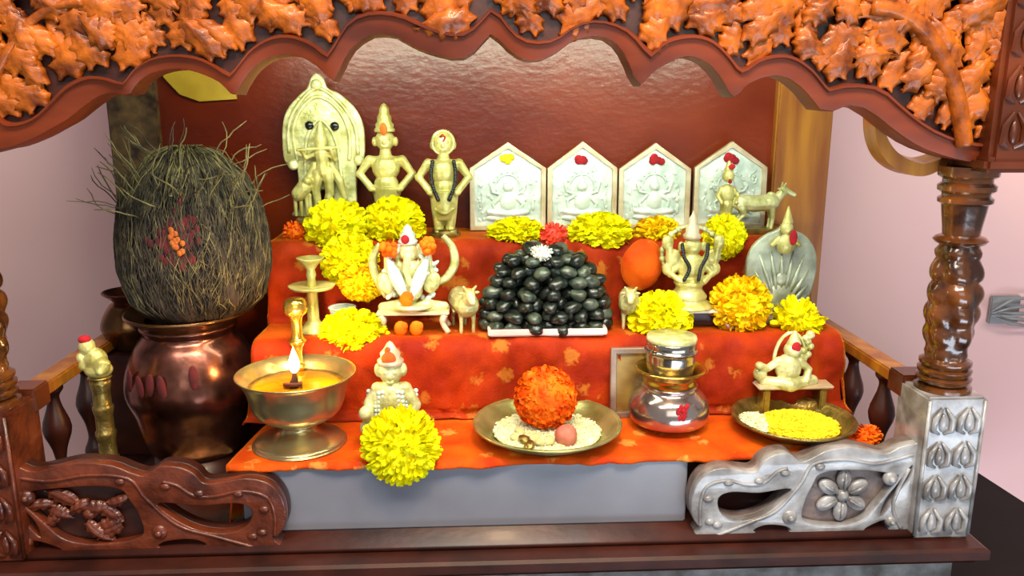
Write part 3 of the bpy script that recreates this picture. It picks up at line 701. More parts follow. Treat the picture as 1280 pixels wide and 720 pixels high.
# ---- four pointed silver plaques
def plaque(xl, xr, ytip, ysh, ybot, Y, label, mark, relief_seed, group=None):
    cx_ = (xl+xr)/2; p0 = at(cx_, ybot, Y=Y); k = cmpp(at(cx_, (ytip+ybot)/2, Y=Y)); w = (xr-xl)/2*k-.02
    t = thing('silver_plaque', label, 'plaque', (p0.x, Y, Z3+.15), group=group, rot=(-.03, 0, 0)); h0 = p0.z-Z3-.15
    hs, ht = (ybot-ysh)*k+h0, (ybot-ytip)*k+h0
    o = [(-w, 0), (w, 0), (w, hs), (0, ht), (-w, hs)]
    ins = .40
    i = [(-w+ins, ins), (w-ins, ins), (w-ins, hs-ins*.25), (0, ht-ins*1.3), (-w+ins, hs-ins*.25)]
    obj('plate', plate([i], .25, .03, .25), 'silver', t, auto=30)
    obj('raised_border', plate([o, i], .6, .05, .2), 'silverb', t, auto=40)
    r = random.Random(relief_seed); b = new(); z = .9
    # embossed seated figure: base, folded legs, torso, four arms, head, halo
    y0 = .1
    ell(b, (0, y0, 1.0), (w*.62, .22, .35)); limb(b, [(-w*.5, y0, 1.55), (0, y0-.05, 1.35), (w*.5, y0, 1.55)], [.28, .32, .28])
    ell(b, (0, y0, 2.35), (.68, .32, .95)); ell(b, (0, y0, 3.65), (.46, .34, .5)); cone(b, (0, y0, 4.25), .38, .08, .6, seg=12)
    for s in (-1, 1):
        limb(b, [(s*.55, y0, 2.9), (s*1.25, y0, 2.3+r.uniform(-.2, .2)), (s*1.1, y0-.05, 1.8)], [.2, .17, .15])
        limb(b, [(s*.55, y0, 3.0), (s*1.3, y0, 3.2), (s*1.45, y0-.05, 3.8+r.uniform(-.2, .3))], [.18, .15, .17])
        ell(b, (s*w*.66, y0, 1.6+r.random()), (.16, .12, .5)); ell(b, (s*w*.68, y0, 3.1), (.12, .12, .3))
    obj('embossed_figure', b, 'silver', t, fuse=.06, sm=1)
    b = new()
    for j in range(46):
        x_, z_ = r.uniform(-w+.7, w-.7), r.uniform(.8, hs-.2)
        if abs(x_) > 1.3 or z_ > 4.6: ell(b, (x_, .14, z_), (r.uniform(.08, .22), .1, r.uniform(.08, .3)), (0, r.uniform(-1, 1), 0), 8, 6)
    obj('embossed_scrolls', b, 'silver', t)
    b = new(); tube(b, [(1.05*math.cos(a), .08, 3.6+1.05*math.sin(a)) for a in [-.4+i*(PI+.8)/14 for i in range(15)]], .08, 6)
    for i in range(9): a = i*PI/8; ell(b, (1.25*math.cos(a), .1, 3.6+1.25*math.sin(a)), .1, u=8, v=6)
    obj('halo', b, 'silver', t)
    b = new(); rr = random.Random(relief_seed+5)
    for j in range(6): ell(b, (mark[1]*1+rr.uniform(-.4, .4), -.02, ht-1.4+rr.uniform(-.25, .25)), (.34, .14, .3), u=10, v=6)
    obj('powder_mark', b, mark[0], t, label=mark[2])
plaque(587, 683, 178, 210, 293, 20.4, 'pointed silver plaque with a yellow dot, next to the idol with the black bead garland', ('turm', 0, 'yellow powder dot'), 1)
plaque(683, 771, 177, 210, 291, 20.5, 'pointed silver plaque with a dark red dot, between the yellow-dotted plaque and the third plaque', ('kumkum', 0, 'dark red powder dot'), 2)
plaque(771, 862, 179, 211, 291, 20.6, 'third pointed silver plaque from the left, with a pinkish red dot', ('kumkum', 0.1, 'pinkish red powder dot'), 3)
plaque(864, 956, 177, 209, 291, 20.7, 'rightmost pointed silver plaque, partly behind the little brass cow', ('kumkum', 0, 'dark red powder dot'), 4)

# ---- little cow with a figure beside it, on the top step
def quad(b, c, L, h, r, face=1, leg=.16):
    """a small cast cow: trunk, neck, head, horns, hump, legs, tail; faces +x*face"""
    cx_, cy_, cz_ = c; f = face
    limb(b, [(cx_-f*L*.42, cy_, cz_+h), (cx_-f*L*.1, cy_, cz_+h*.95), (cx_+f*L*.3, cy_, cz_+h*1.0)], [r*.95, r*.95, r])
    ell(b, (cx_+f*L*.28, cy_, cz_+h*1.25), (r*.5, r*.4, r*.5))
    limb(b, [(cx_+f*L*.38, cy_, cz_+h*1.08), (cx_+f*L*.58, cy_, cz_+h*1.42)], [r*.62, r*.45])
    limb(b, [(cx_+f*L*.56, cy_, cz_+h*1.5), (cx_+f*L*.82, cy_, cz_+h*1.28)], [r*.42, r*.26])
    for s in (-1, 1):
        limb(b, [(cx_+f*L*.55, cy_+s*r*.3, cz_+h*1.62), (cx_+f*L*.57, cy_+s*r*.5, cz_+h*1.74)], [r*.15, r*.1])
        ell(b, (cx_+f*L*.5, cy_+s*r*.6, cz_+h*1.5), (r*.15, r*.3, r*.13))
        limb(b, [(cx_+f*L*.3, cy_+s*r*.5, cz_+h*.8), (cx_+f*L*.33, cy_+s*r*.5, cz_+h*.4), (cx_+f*L*.3, cy_+s*r*.5, cz_+.05)], [leg*1.6, leg, leg*.9])
        limb(b, [(cx_-f*L*.4, cy_+s*r*.5, cz_+h*.8), (cx_-f*L*.34, cy_+s*r*.5, cz_+h*.55), (cx_-f*L*.46, cy_+s*r*.5, cz_+h*.34), (cx_-f*L*.43, cy_+s*r*.5, cz_+.05)], [leg*2, leg*1.3, leg, leg*.9])
    limb(b, [(cx_-f*L*.52, cy_, cz_+h*1.15), (cx_-f*L*.62, cy_, cz_+h*.8), (cx_-f*L*.6, cy_, cz_+h*.4)], [r*.12, r*.09, r*.16])
def cow_group():
    Y = 18.2; p = at(945, 296, Y=Y); k = cmpp(p); t = thing('brass_cow_figurine', 'brass cow with a little figure behind it, at the right end of the top step', 'figurine', (p.x, Y, Z3+.1)); dz = max(0.05, p.z-Z3-.1)
    b = new(); quad(b, (0, 0, dz+.35), 3.6, 2.15, .72); obj('cow', b, 'brassg', t, fuse=.055, sm=1)
    b = new(); x = (906-945)*k
    z = lambda py: (296-py)*k+dz
    limb(b, [(x, .2, z(290)), (x, .2, z(262))], [.45, .55]); ell(b, (x, .2, z(248)), (.62, .5, .85)); ell(b, (x, .1, z(226)), (.5, .5, .55)); cone(b, (x, .1, z(213)), .42, .1, .8)
    for s in (-1, 1): limb(b, [(x+s*.5, .2, z(242)), (x+s*.85, -.1, z(250)), (x+s*.6, -.5, z(258))], [.22, .2, .18])
    limb(b, [(x, .2, z(262)), (x, .2, dz+.3)], [.5, .6])
    obj('attendant_figure', b, 'brass', t, fuse=.055, sm=1)
    b = new(); ell(b, (x, -.42, z(232)), (.15, .1, .2)); ell(b, (x+.1, -.38, z(214)), (.3, .15, .22)); obj('red_mark', b, 'kumkum', t)
    b = new(); box(b, (-.5, .05, (dz+.4)/2), (6.0, 1.9, dz+.4), .12); obj('plinth', b, 'bronze', t, auto=40)
cow_group()

# ---- seated idol on a little stool, left
def stool(t, w, d, h, m='silverb', top=.25, leg=.28, splay=.35):
    b = new(); box(b, (0, 0, h-top/2), (w, d, top), .07); obj('stool_top', b, m, t, auto=40)
    for sx in (-1, 1):
        for sy in (-1, 1):
            b = new(); tube(b, crom([(sx*(w/2-.35), sy*(d/2-.25), h-top), (sx*(w/2-.5), sy*(d/2-.25), h*.5), (sx*(w/2-.25+splay*.5), sy*(d/2-.2), .08)], 4), [leg]*4+[leg*.75]*4+[leg*.9], 8); obj('leg', b, m, t)
def left_idol():
    Y = 12.4; p = at(518, 418, Y=Y); k = cmpp(at(515, 350, Y=Y)); z0 = Z2+.12
    t = thing('seated_brass_idol', 'ornate seated idol with orange flowers in its hands, on a small four-legged stool', 'idol', (p.x, Y, z0))
    h = at(518, 389, Y=Y-.8).z - z0
    stool(t, 90*k, 2.4, h)
    P = lambda x, y, yy=0: ((x-518)*k, yy, (at(518, y, Y=Y).z-z0))
    b = new()
    lathe(b, [(0, h), (32*k*.6, h), (1.7, h+.3), (1.45, h+.5), (0, h+.5)], seg=28)
    limb(b, [P(480, 384), P(500, 380, -.5), P(518, 384, -.7), P(536, 380, -.5), P(556, 384)], [.42, .5, .42, .5, .42])
    ell(b, P(515, 360), (.95, .8, 1.1)); ell(b, P(515, 338), (.85, .65, .9)); ell(b, P(513, 314, -.1), (.72, .62, .75))
    limb(b, [P(513, 320, -.6), P(511, 336, -.85), P(516, 352, -.9), P(526, 358, -.9)], [.32, .26, .2, .15])
    for s in (-1, 1):
        ell(b, P(513+s*14, 314), (.5, .2, .6)); limb(b, [P(513+s*12, 330), P(513+s*28, 338), P(513+s*26, 318, -.3)], [.32, .26, .22])
        limb(b, [P(513+s*12, 338), P(513+s*24, 352), P(513+s*32, 346, -.4)], [.3, .25, .24])
        ell(b, P(513+s*29, 352, -.35), (.62, .4, .85), (0, s*.4, 0))
    obj('seated_figure', b, 'brassg', t, fuse=.055, sm=1)
    b = new(); lathe(b, [(0, 0), (.7, 0), (.75, .2), (.55, .4), (.6, .65), (.35, .95), (.3, 1.2), (0, 1.45)], P(513, 304), 20); obj('crown', b, 'silver', t)
    for pts in ([P(484, 372, .3), P(472, 350, .5), P(468, 325, .5), P(478, 306, .5)], [P(556, 296, .5), P(568, 312, .5), P(570, 332, .45), P(560, 348, .3), P(545, 356, .1)]):
        b = new(); g = crom(pts, 5); tube(b, g, [.2+.14*math.sin(PI*i/(len(g)-1)) for i in range(len(g))], 8); obj('curved_side_bracket', b, 'brassg', t)
    b = new(); r = random.Random(12)
    for j in range(60):
        a = r.uniform(0, 2*PI); q = r.uniform(.5, 1); ell(b, P(514+36*q*math.cos(a), 345-42*q*math.sin(a), r.uniform(-.3, .5)), (r.uniform(.15, .35), .2, r.uniform(.15, .4)), (0, r.uniform(-1, 1), 0), 8, 6)
    obj('filigree', b, 'silver', t, fuse=.06, sm=1)
    for s in (-1, 1):
        c = new(); g = crom([P(513+s*24, 320, -.5), P(513+s*20, 340, -1.0), P(513+s*10, 360, -1.15), P(513, 370, -1.2)], 6)
        for q in g: ell(c, q, .17, u=8, v=6)
        obj('pearl_string', c, 'silver', t)
        # the long leaf-shaped silver fans held to the sides
        c = new(); g = crom([P(513+s*3, 372, -.9), P(513+s*14, 345, -.9), P(513+s*24, 322, -.8)], 6); tube(c, g, [.12+.36*math.sin(PI*i/(len(g)-1)) for i in range(len(g))], 10); obj('silver_fan', c, 'silver', t)
    for px, py in ((490, 311), (539, 306)):
        c = new(); r = random.Random(px)
        for i in range(16): ell(c, Vector(P(px, py, -.6))+Vector([r.uniform(-.42, .42) for _ in range(3)]), .3, u=8, v=6)
        obj('orange_bloom', c, 'orange', t)
    for px, py in ((511, 369), (503, 405), (522, 405)):
        c = new(); ell(c, P(px, py, -1.25), (.5, .25, .6)); ell(c, P(px+4, py-3, -1.3), (.3, .2, .35)); obj('orange_petal', c, 'orange', t)
    c = new(); ell(c, P(511, 297, -.85), (.32, .16, .34)); obj('red_mark', c, 'kumkum', t)
left_idol()

# ---- two small animals flanking the stones
def small_cow(px, py, Y, label, sc, face):
    p = at(px, py, Y=Y); t = thing('small_brass_animal', label, 'figurine', (p.x, Y, Z2+.1), rotz=face)
    b = new(); quad(b, (0, 0, 0), 3.0*sc, 1.9*sc, .82*sc, 1, .15); obj('body', b, 'brassg', t, fuse=.055, sm=1)
    b = new(); ell(b, (1.0*sc, 0, 2.9*sc), (.3, .3, .2)); obj('vermilion_mark', b, 'okum', t)
small_cow(580, 410, 12.6, 'small brass four-legged animal left of the black stones', 1.15, -PI*.42)
small_cow(786, 400, 13.0, 'small brass four-legged animal right of the black stones, under the fruit', 1.05, -PI*.55)

# ---- heap of black stones on a pink tray
p = at(683, 419, Y=11.4)
TX = p.x
t = thing('pink_tray', 'small pink and white tray under the heap of black stones', 'tray', (TX, 12.6, Z2+.1))
b = new(); box(b, (0, 0, .16), (8.6, 4.6, .3), .1); obj('tray_bottom', b, 'pinktray', t, auto=40)
b = new()
for s in (-1, 1): box(b, (0, s*2.35, .36), (8.9, .22, .5), .08); box(b, (s*4.35, 0, .36), (.22, 4.6, .5), .08)
obj('tray_rim', b, 'pinktray', t, auto=40)
def pebble(seed):
    r = random.Random(seed); b = new(); bmesh.ops.create_icosphere(b, subdivisions=3, radius=1)
    for v in b.verts:
        n = noise.noise(v.co*1.1+Vector((seed*3.1, 0, 0)))*.22; v.co *= 1+n
    return b
meshes = []
for i in range(7):
    o = obj('t', pebble(i+1), 'stone' if i % 3 else 'stoneg'); meshes.append(o.data); bpy.data.objects.remove(o)
rs = random.Random(21); cnt = 0
LV = 8; z = Z2+.62
where = ['bottom row', 'second row', 'third row', 'fourth row', 'fifth row', 'sixth row', 'top']
for lv in range(LV):
    f = math.sqrt(max(0, 1-((lv*.82)/6.0)**2)); ax, ay = 4.6*f, 2.0*f
    pos = []
    # outline ring and inner fill
    for (sx, sy) in ((1, 1), (.62, .45), (.2, .1)):
        A, B = ax*sx, ay*sy; per = PI*(3*(A+B)-math.sqrt((3*A+B)*(A+3*B))); m = max(1, int(per/1.32))
        if sx < 1 and ax < 1.5: break
        if sx == .2 and ax < 3: break
        ph = rs.random()*6
        for i in range(m):
            a = ph+2*PI*i/m; pos.append((A*math.cos(a), B*math.sin(a), sx))
    for (x, y, sx) in pos:
        if y > .9 and sx < 1: continue
        m = rs.choice(meshes); s = rs.uniform(.9, 1.12)
        o = bpy.data.objects.new('black_stone', m); C.objects.link(o)
        o.scale = (.72*s, .58*s, .48*s); o.location = Vector((TX+x+rs.uniform(-.1, .1), 12.6+y, z+lv*.82+rs.uniform(-.08, .08)))*S
        o.rotation_euler = (rs.uniform(-.35, .35), rs.uniform(-.35, .35), rs.uniform(0, 6.28))
        tag(o, 'smooth dark river stone in the heap on the pink tray', 'stone', 'black stones heaped on the tray'); cnt += 1
print('stones', cnt)

# ---- idol with black beads, on a silver stool with a drawer slot
def right_idol():
    Y = 12.6; p = at(866, 415, Y=Y); k = cmpp(at(862, 340, Y=Y)); z0 = Z2+.1
    t = thing('beaded_brass_idol', 'small brass idol wearing two strings of black beads, on a low silver stool', 'idol', (p.x, Y, z0))
    h = at(866, 386, Y=Y-.8).z-z0
    stool(t, 86*k, 2.6, h, splay=.5)
    b = new(); box(b, (0, .3, h*.5), (66*k, 1.4, h*.75), .05); obj('dark_backing', b, 'woodd', t, auto=40)
    P = lambda x, y, yy=0: ((x-866)*k, yy, (at(862, y, Y=Y).z-z0))
    zb = P(0, 386)[2]
    b = new(); lathe(b, smoothprof([(0, h), (1.75, h), (1.8, h+.25), (1.35, h+.6), (1.4, h+.9), (1.0, h+1.5), (1.15, h+2.0), (0, h+2.2)], 3), ((858-866)*k, 0, 0), 28); obj('lotus_base', b, 'brass', t)
    b = new(); c = 860
    limb(b, [P(c-15, 350), P(c, 354, -.5), P(c+15, 350)], [.42, .5, .42]); ell(b, P(c, 334), (1.1, .75, 1.15)); ell(b, P(c, 308), (.68, .6, .72)); limb(b, [P(c, 322), P(c, 314)], [.4, .4])
    for s in (-1, 1):
        limb(b, [P(c+s*14, 326), P(c+s*28, 330), P(c+s*30, 308, -.2)], [.34, .28, .3]); limb(b, [P(c+s*13, 328), P(c+s*26, 342), P(c+s*14, 350, -.6)], [.36, .32, .26]); ell(b, P(c+s*24, 322, 0), (.6, .4, .7)); ell(b, P(c+s*30, 336, 0), (.42, .35, .5))
        ell(b, P(c+s*32, 302, -.2), (.45, .35, .55)); ell(b, P(c+s*14, 308), (.25, .2, .4))
    obj('seated_figure', b, 'brass', t, fuse=.055, sm=1)
    b = new(); ar = [P(c+36*math.cos(a), 318-34*math.sin(a), .45) for a in [-.5+i*(PI+1)/26 for i in range(27)]]; tube(b, ar, .15, 8)
    for q in ar[::2]: ell(b, q, .25, u=8, v=6)
    obj('arch_frame', b, 'brassg', t)
    b = new(); lathe(b, [(0, 0), (.65, 0), (.7, .25), (.5, .45), (.52, .8), (.3, 1.1), (.32, 1.5), (.12, 1.8), (0, 2.2)], P(c-1, 298), 20); obj('crown', b, 'silverb', t)
    for s in (-1, 1):
        g = crom([P(c+s*16, 304, -.75), P(c+s*14, 318, -.95), P(c+s*7, 332, -1.05), P(c+s*9-4, 346, -1.1)], 6); b = new()
        for q in g: ell(b, q, .16, u=8, v=6)
        obj('black_beads', b, 'black', t, label='string of black beads')
right_idol()

# ---- domed silver plaque with a little figure at its top
def dome_plaque():
    Y = 13.6; p = at(974, 395, Y=Y); k = cmpp(at(974, 330, Y=Y)); z0 = Z2+.1
    t = thing('domed_silver_plaque', 'domed silver plate crowned by a tiny red-marked figure, by the right post', 'plaque', (p.x, Y, z0), rot=(-.05, 0, 0))
    P = lambda x, y: ((x-974)*k, at(974, y, Y=Y).z-z0)
    o = [P(938, 398), P(938, 370), P(930, 350), P(929, 328), P(936, 308), P(952, 294), P(966, 288), P(975, 280), P(984, 288), P(1000, 294), P(1014, 310), P(1019, 330), P(1017, 352), P(1012, 372), P(1010, 398)]
    b = plate([[(q.x, q.y) for q in crom([Vector((x, z, 0)) for x, z in o], 4)]+[]], .5, .15, .2); obj('dome_plate', b, 'silverd', t, auto=40)
    b = new(); cx_, cz_ = P(973, 392)
    for i in range(11):
        a = .55+i*(PI-1.1)/10; L = min(78, 34/abs(math.cos(a))+6)*k
        tube(b, [(cx_+.9*math.cos(a), -.1, cz_+.9*math.sin(a)), (cx_+L*math.cos(a)*.6, -.2, cz_+L*math.sin(a)*.68), (cx_+L*math.cos(a)*.92, -.08, cz_+L*math.sin(a)*1.05)], [.1, .17, .06], 8)
    ell(b, (cx_, -.1, cz_+1.3), (1.0, .25, 1.2)); ell(b, (cx_, -.15, cz_+2.8), (.5, .25, .55))
    obj('fluted_relief', b, 'silverd', t)
    b = new(); q = lambda x, y, yy=-.55: (P(x, y)[0], yy, P(x, y)[1])
    ell(b, q(974, 305), (.75, .5, .8)); ell(b, q(974, 285), (.5, .45, .55)); cone(b, q(975, 268), .42, .05, 1.3)
    for s in (-1, 1): limb(b, [q(974+s*9, 298), q(974+s*17, 306)], [.25, .2])
    obj('tiny_figure', b, 'brass', t, fuse=.055, sm=1)
    b = new(); ell(b, q(980, 296, -1.05), (.32, .16, .6)); obj('red_mark', b, 'kumkum', t)
    b = new(); box(b, (0, .1, .25), (5.2, 1.6, .5), .1); obj('foot', b, 'silverb', t, auto=40)
dome_plaque()
# ---- left side: small lamp stand, hand bell, silver cup
Yl = 12.6; p = at(392, 400, Y=Yl)
t = thing('brass_lamp_stand', 'slender brass stand with a flared top and a middle dish, left of the yellow flowers', 'lamp stand', (p.x, Yl, Z2+.1))
h = at(392, 322, Y=Yl).z-Z2-.1; zd = at(392, 358, Y=Yl).z-Z2-.1
b = new(); lathe(b, [(0, 0), (1.25, 0), (1.3, .2), (.8, .45), (.45, .9), (.4, zd-.4), (.55, zd-.2), (0, zd-.2)], seg=28); obj('foot', b, 'brass', t)
b = new(); lathe(b, [(0, zd-.25), (.6, zd-.2), (1.6, zd-.12), (1.75, zd+.12), (1.6, zd+.1), (.5, zd), (0, zd)], seg=32); obj('dish', b, 'brass', t)
b = new(); lathe(b, [(0, zd-.05), (.4, zd), (.3, zd+.6), (.38, zd+.9), (.3, h-.9), (.5, h-.6), (.95, h-.15), (1.05, h), (.9, h), (0, h-.3)], seg=28); obj('stem', b, 'brass', t)
Yb = 8.3; p = at(372, 430, Y=Yb)
t = thing('hand_bell', 'brass hand bell with a knobbed handle behind the oil lamp', 'bell', (p.x, Yb, Z1+.1))
hb = at(372, 372, Y=Yb).z-Z1-.1
b = new(); lathe(b, smoothprof([(0, 0), (1.25, 0), (1.75, .05), (1.5, .7), (1.15, 1.7), (1.0, 2.6), (.75, 3.2), (.3, 3.5), (0, 3.5)], 4), seg=36); obj('bell_body', b, 'gold', t)
b = new(); lathe(b, smoothprof([(0, 3.4), (.35, 3.5), (.28, 4.2), (.5, 4.6), (.3, 5.0), (.34, 6.0), (.62, 6.5), (.4, 6.9), (.42, hb-1.5), (.75, hb-1.1), (.85, hb-.7), (.7, hb-.2), (.35, hb), (0, hb)], 4), seg=28); obj('handle', b, 'gold', t)
Yc = 13.2; p = at(428, 392, Y=Yc)
t = thing('silver_cup', 'tiny silver cup between the brass stand and the seated idol with orange flowers', 'cup', (p.x, Yc, Z2+.1)); 
b = new(); lathe(b, [(0, 0), (.6, 0), (.65, .15), (.4, .4), (.8, .9), (1.0, 1.7), (.93, 1.7), (.7, .95), (0, .7)], seg=28); obj('bowl', b, 'silver', t)
b = new(); tube(b, [(1.0*math.cos(i*PI/14), 1.0*math.sin(i*PI/14), 1.72) for i in range(28)], .07, 6, True); obj('rim', b, 'silver', t)

# ---- footed brass oil lamp with a flame
p = at(375, 553, Z=Z1+.1); LX, LY = p.x, 5.6
t = thing('oil_lamp', 'footed brass bowl lamp filled with yellow ghee, its wick burning', 'oil lamp', (LX, LY, Z1+.12))
zr = at(375, 466, Y=LY).z-Z1-.12; R = 74*cmpp(at(375, 466, Y=LY)); k = R/4.0
b = new(); lathe(b, smoothprof([(0, 0), (2.95*k, 0), (3.05*k, .12), (2.95*k, .3), (2.3*k, .55), (1.6*k, .8), (1.25*k, 1.1), (1.2*k, 1.35), (1.5*k, 1.6), (0, 1.65)], 4), seg=56); obj('foot', b, 'bowlm', t)
z1 = 1.6
b = new(); lathe(b, smoothprof([(0, z1-.1), (1.2*k, z1), (2.3*k, z1+.35), (3.0*k, z1+1.05), (3.35*k, zr-1.1), (3.75*k, zr-.3), (R, zr), (R*.985, zr+.06), (3.6*k, zr-.25), (3.1*k, zr-.9), (2.4*k, zr-1.3), (0, zr-1.45)], 4), seg=64); obj('bowl', b, 'bowlm', t)
b = new(); lathe(b, [(0, zr-.7), (1.2, zr-.72), (2.6*k, zr-.76), (3.2*k, zr-.8), (3.05*k, zr-.92), (0, zr-.95)], seg=56); obj('ghee', b, 'ghee', t, label='yellow melted ghee')
b = new(); tube(b, [(.0, -.9, zr-.55), (.05, -.7, zr-.2), (.05, -.6, zr+.25)], [.35, .2, .12]); tube(b, [(-.6, -1.0, zr-.5), (0, -1.2, zr-.45), (.5, -1.0, zr-.5), (.4, -.7, zr-.5)], .16); obj('wick', b, 'wick', t)
b = new(); hz = 1.9
lathe(b, smoothprof([(0, 0), (.24, .2), (.36, .6), (.3, 1.05), (.14, 1.5), (0, hz)], 4), (.05, -.6, zr+.15), 20); obj('flame', b, 'flame', t)
fl = bpy.data.lights.new('flame_light', 'POINT'); fl.energy = .35; fl.color = (1, .62, .22); fl.shadow_soft_size = .006
fo = bpy.data.objects.new('flame_light', fl); C.objects.link(fo); fo.parent = t; fo.location = Vector((.05, -.6, zr+2.6))*S

# ---- small seated silver figure behind the hanging flower
def silver_seated():
    Y = 5.0; p = at(491, 538, Y=Y); k = cmpp(at(491, 480, Y=Y)); z0 = Z1+.1
    t = thing('seated_silver_idol', 'small seated silvery idol in a beaded robe, behind the big hanging yellow flower', 'idol', (p.x, Y, z0))
    P = lambda x, y, yy=0: ((x-491)*k, yy, at(491, y, Y=Y).z-z0)
    b = new()
    ell(b, P(491, 528), (1.9, 1.2, .9)); limb(b, [P(462, 530, -.5), P(491, 534, -.9), P(520, 530, -.5)], [.6, .6, .6])
    ell(b, P(490, 500), (1.15, .9, 1.5)); limb(b, [P(474, 486), P(508, 486)], [.5, .5]); ell(b, P(491, 464), (.82, .72, .9)); ell(b, P(491, 467, -.72), (.14, .16, .22))
    for s in (-1, 1):
        ell(b, P(491+s*15, 462), (.3, .3, .5)); ell(b, P(491+s*6, 462, -.68), (.15, .08, .08))
    tube(b, [P(486, 474, -.65), P(491, 475, -.7), P(496, 474, -.65)], .07, 6)
    limb(b, [P(474, 488), P(464, 502, -.2), P(462, 514, -.7)], [.5, .42, .35]); limb(b, [P(508, 488), P(520, 505, -.2), P(514, 522, -.7)], [.52, .45, .4])
    obj('body', b, 'brassg', t, fuse=.06, sm=1)
    b = new(); lathe(b, [(0, 0), (.85, 0), (.9, .3), (.65, .5), (.7, .8), (.4, 1.15), (.2, 1.5), (0, 1.65)], P(491, 455), 24); obj('crown', b, 'silverb', t)
    b = new(); ell(b, P(490, 446, -.6), (.5, .25, .55)); ell(b, P(489, 438, -.35), (.25, .2, .35)); obj('vermilion_mark', b, 'okum', t, label='orange mark on the crown')
    b = new()
    for s in (-1, 1):
        for j in range(5):
            for i in range(8):
                x = 491+s*(9+j*5.2); y = 486+i*5.4+j*1.5; ell(b, P(x, y, -.62+.12*j*j*.6), .17, u=8, v=6)
    obj('beaded_robe', b, 'silver', t)
    b = new(); ell(b, P(461, 510, -.9), .52); obj('held_ball', b, 'brassg', t)
silver_seated()

# ---- front plate with rice, orange marigold, sweets
def dish(name, label, px, py, Y, R, Z, m, tilt=0, rim=.9, lip=.0):
    t = thing(name, label, 'plate', (px, Y, Z), rot=(tilt, 0, 0))
    b = new(); lathe(b, smoothprof([(0, 0), (R*.55, 0), (R*.62, .12), (R*.85, rim*.55), (R, rim), (R*.985, rim+.07), (R*.93, rim-.02), (R*.8, rim*.45), (R*.58, .22), (0, .2)], 4), seg=64)
    obj('dish', b, m, t)
    b = new(); tube(b, [(R*math.cos(i*PI/32), R*math.sin(i*PI/32), rim+.02) for i in range(64)], .11, 8, True); obj('rolled_rim', b, m, t)
    return t
c = at(684, 531, Z=Z1+1.1); PR = 91*cmpp(c); PX, PYc = c.x, c.y
dish('brass_plate', 'round brass plate with rice and an orange marigold, at the middle of the front edge', PX, 0, PYc, PR, Z1+.12, 'platem', rim=1.2)
def grains(name, label, cx_, cy_, cz_, rx, ry, n, m, size, hgt, seed, cat):
    r = random.Random(seed); b = new()
    ell(b, (0, 0, 0), (rx, ry, hgt*.8), u=32, v=12)
    for v in b.verts:
        if v.co.z < -.01: v.co = Vector((v.co.x*.7, v.co.y*.7, -.12))
    for i in range(n):
        a = r.random()*2*PI; q = math.sqrt(r.random()); x, y = rx*q*math.cos(a), ry*q*math.sin(a)
        z = hgt*.8*math.sqrt(max(0, 1-q*q))+r.uniform(-.02, .06)
        bmesh.ops.create_icosphere(b, subdivisions=1, radius=1, matrix=xf((x, y, z), (r.uniform(-.5, .5), r.uniform(-.5, .5), r.random()*6), (size*1.7, size*.7, size*.7)))
    o = tag(obj(name, b, m, loc=(cx_, cy_, cz_)), label, cat); o['kind'] = 'stuff'; return o
grains('rice_grains', 'loose pale rice grains spread in the front brass plate', PX, PYc, Z1+.62, PR*.74, PR*.74, 900, 'rice', .11, .3, 5, 'rice')
p = at(682, 497, Y=PYc+.5); R = 45*cmpp(p)
t = thing('orange_marigold', 'round orange marigold standing in the front brass plate', 'flower', (p.x, PYc+.5, p.z-R*.95))
f = flower('petals', 31, R*.92, flat=.9, n=420, pw=.24, pl=.34, m='orange', spread=PI*.8); f.parent = t; f.location = (0, 0, R*.95*S); f.rotation_euler = (-.35, 0, 0)
b = new(); cone(b, (0, .1, R*.1), R*.18, R*.4, R*.5); obj('calyx', b, 'green', t)
c = at(708, 546, Z=Z1+1.2); b = new(); bmesh.ops.create_icosphere(b, subdivisions=3, radius=.78)
for v in b.verts: v.co *= 1+.12*noise.noise(v.co*2)
tag(obj('pink_sweet', b, 'sweet', loc=(c.x, c.y, Z1+1.3)), 'pinkish round sweet below the orange marigold', 'sweet')
rr = random.Random(4)
for i, (px, py) in enumerate(((645, 545), (656, 550), (668, 546), (675, 553), (662, 556), (687, 551), (650, 538))):
    c = at(px, py, Z=Z1+1.0); b = new(); bmesh.ops.create_icosphere(b, subdivisions=2, radius=1)
    for v in b.verts: v.co = Vector((v.co.x*.48, v.co.y*.38, v.co.z*.22))*(1+.3*noise.noise(v.co*1.5+Vector((i, 0, 0))))
    tag(obj('seed_piece', b, ('cream', 'bronze', 'cream')[i % 3], loc=(c.x, c.y, Z1+.95+.1*(i % 2)), rot=(rr.uniform(-.3, .3), rr.uniform(-.3, .3), rr.random()*6)),
        'small flat tan piece lying on the rice in the front plate', 'offering', 'tan pieces on the rice of the front plate')

# ---- stacked pot
c = at(842, 545, Z=Z1+.1); KX, KY = c.x, 7.2
z0 = Z1+.12; zz = lambda y: at(842, y, Y=KY).z-z0; kk = cmpp(at(842, 500, Y=KY))
t = thing('stacked_kalash', 'shiny rounded metal pot with a covered cup set in its brass mouth', 'pot', (KX, KY, z0))
b = new(); lathe(b, smoothprof([(0, 0), (22*kk, .02), (34*kk, .35), (47*kk, zz(522)), (50*kk, zz(508)), (45*kk, zz(494)), (35*kk, zz(484)), (32*kk, zz(478)), (0, zz(478))], 5), seg=64); obj('pot_body', b, 'potm', t)
b = new(); lathe(b, smoothprof([(31*kk, zz(480)), (33*kk, zz(476)), (35*kk, zz(468)), (43*kk, zz(461)), (44*kk, zz(459)), (41*kk, zz(458)), (33*kk, zz(464)), (30*kk, zz(470))], 4), seg=64); obj('pot_mouth', b, 'gold', t)
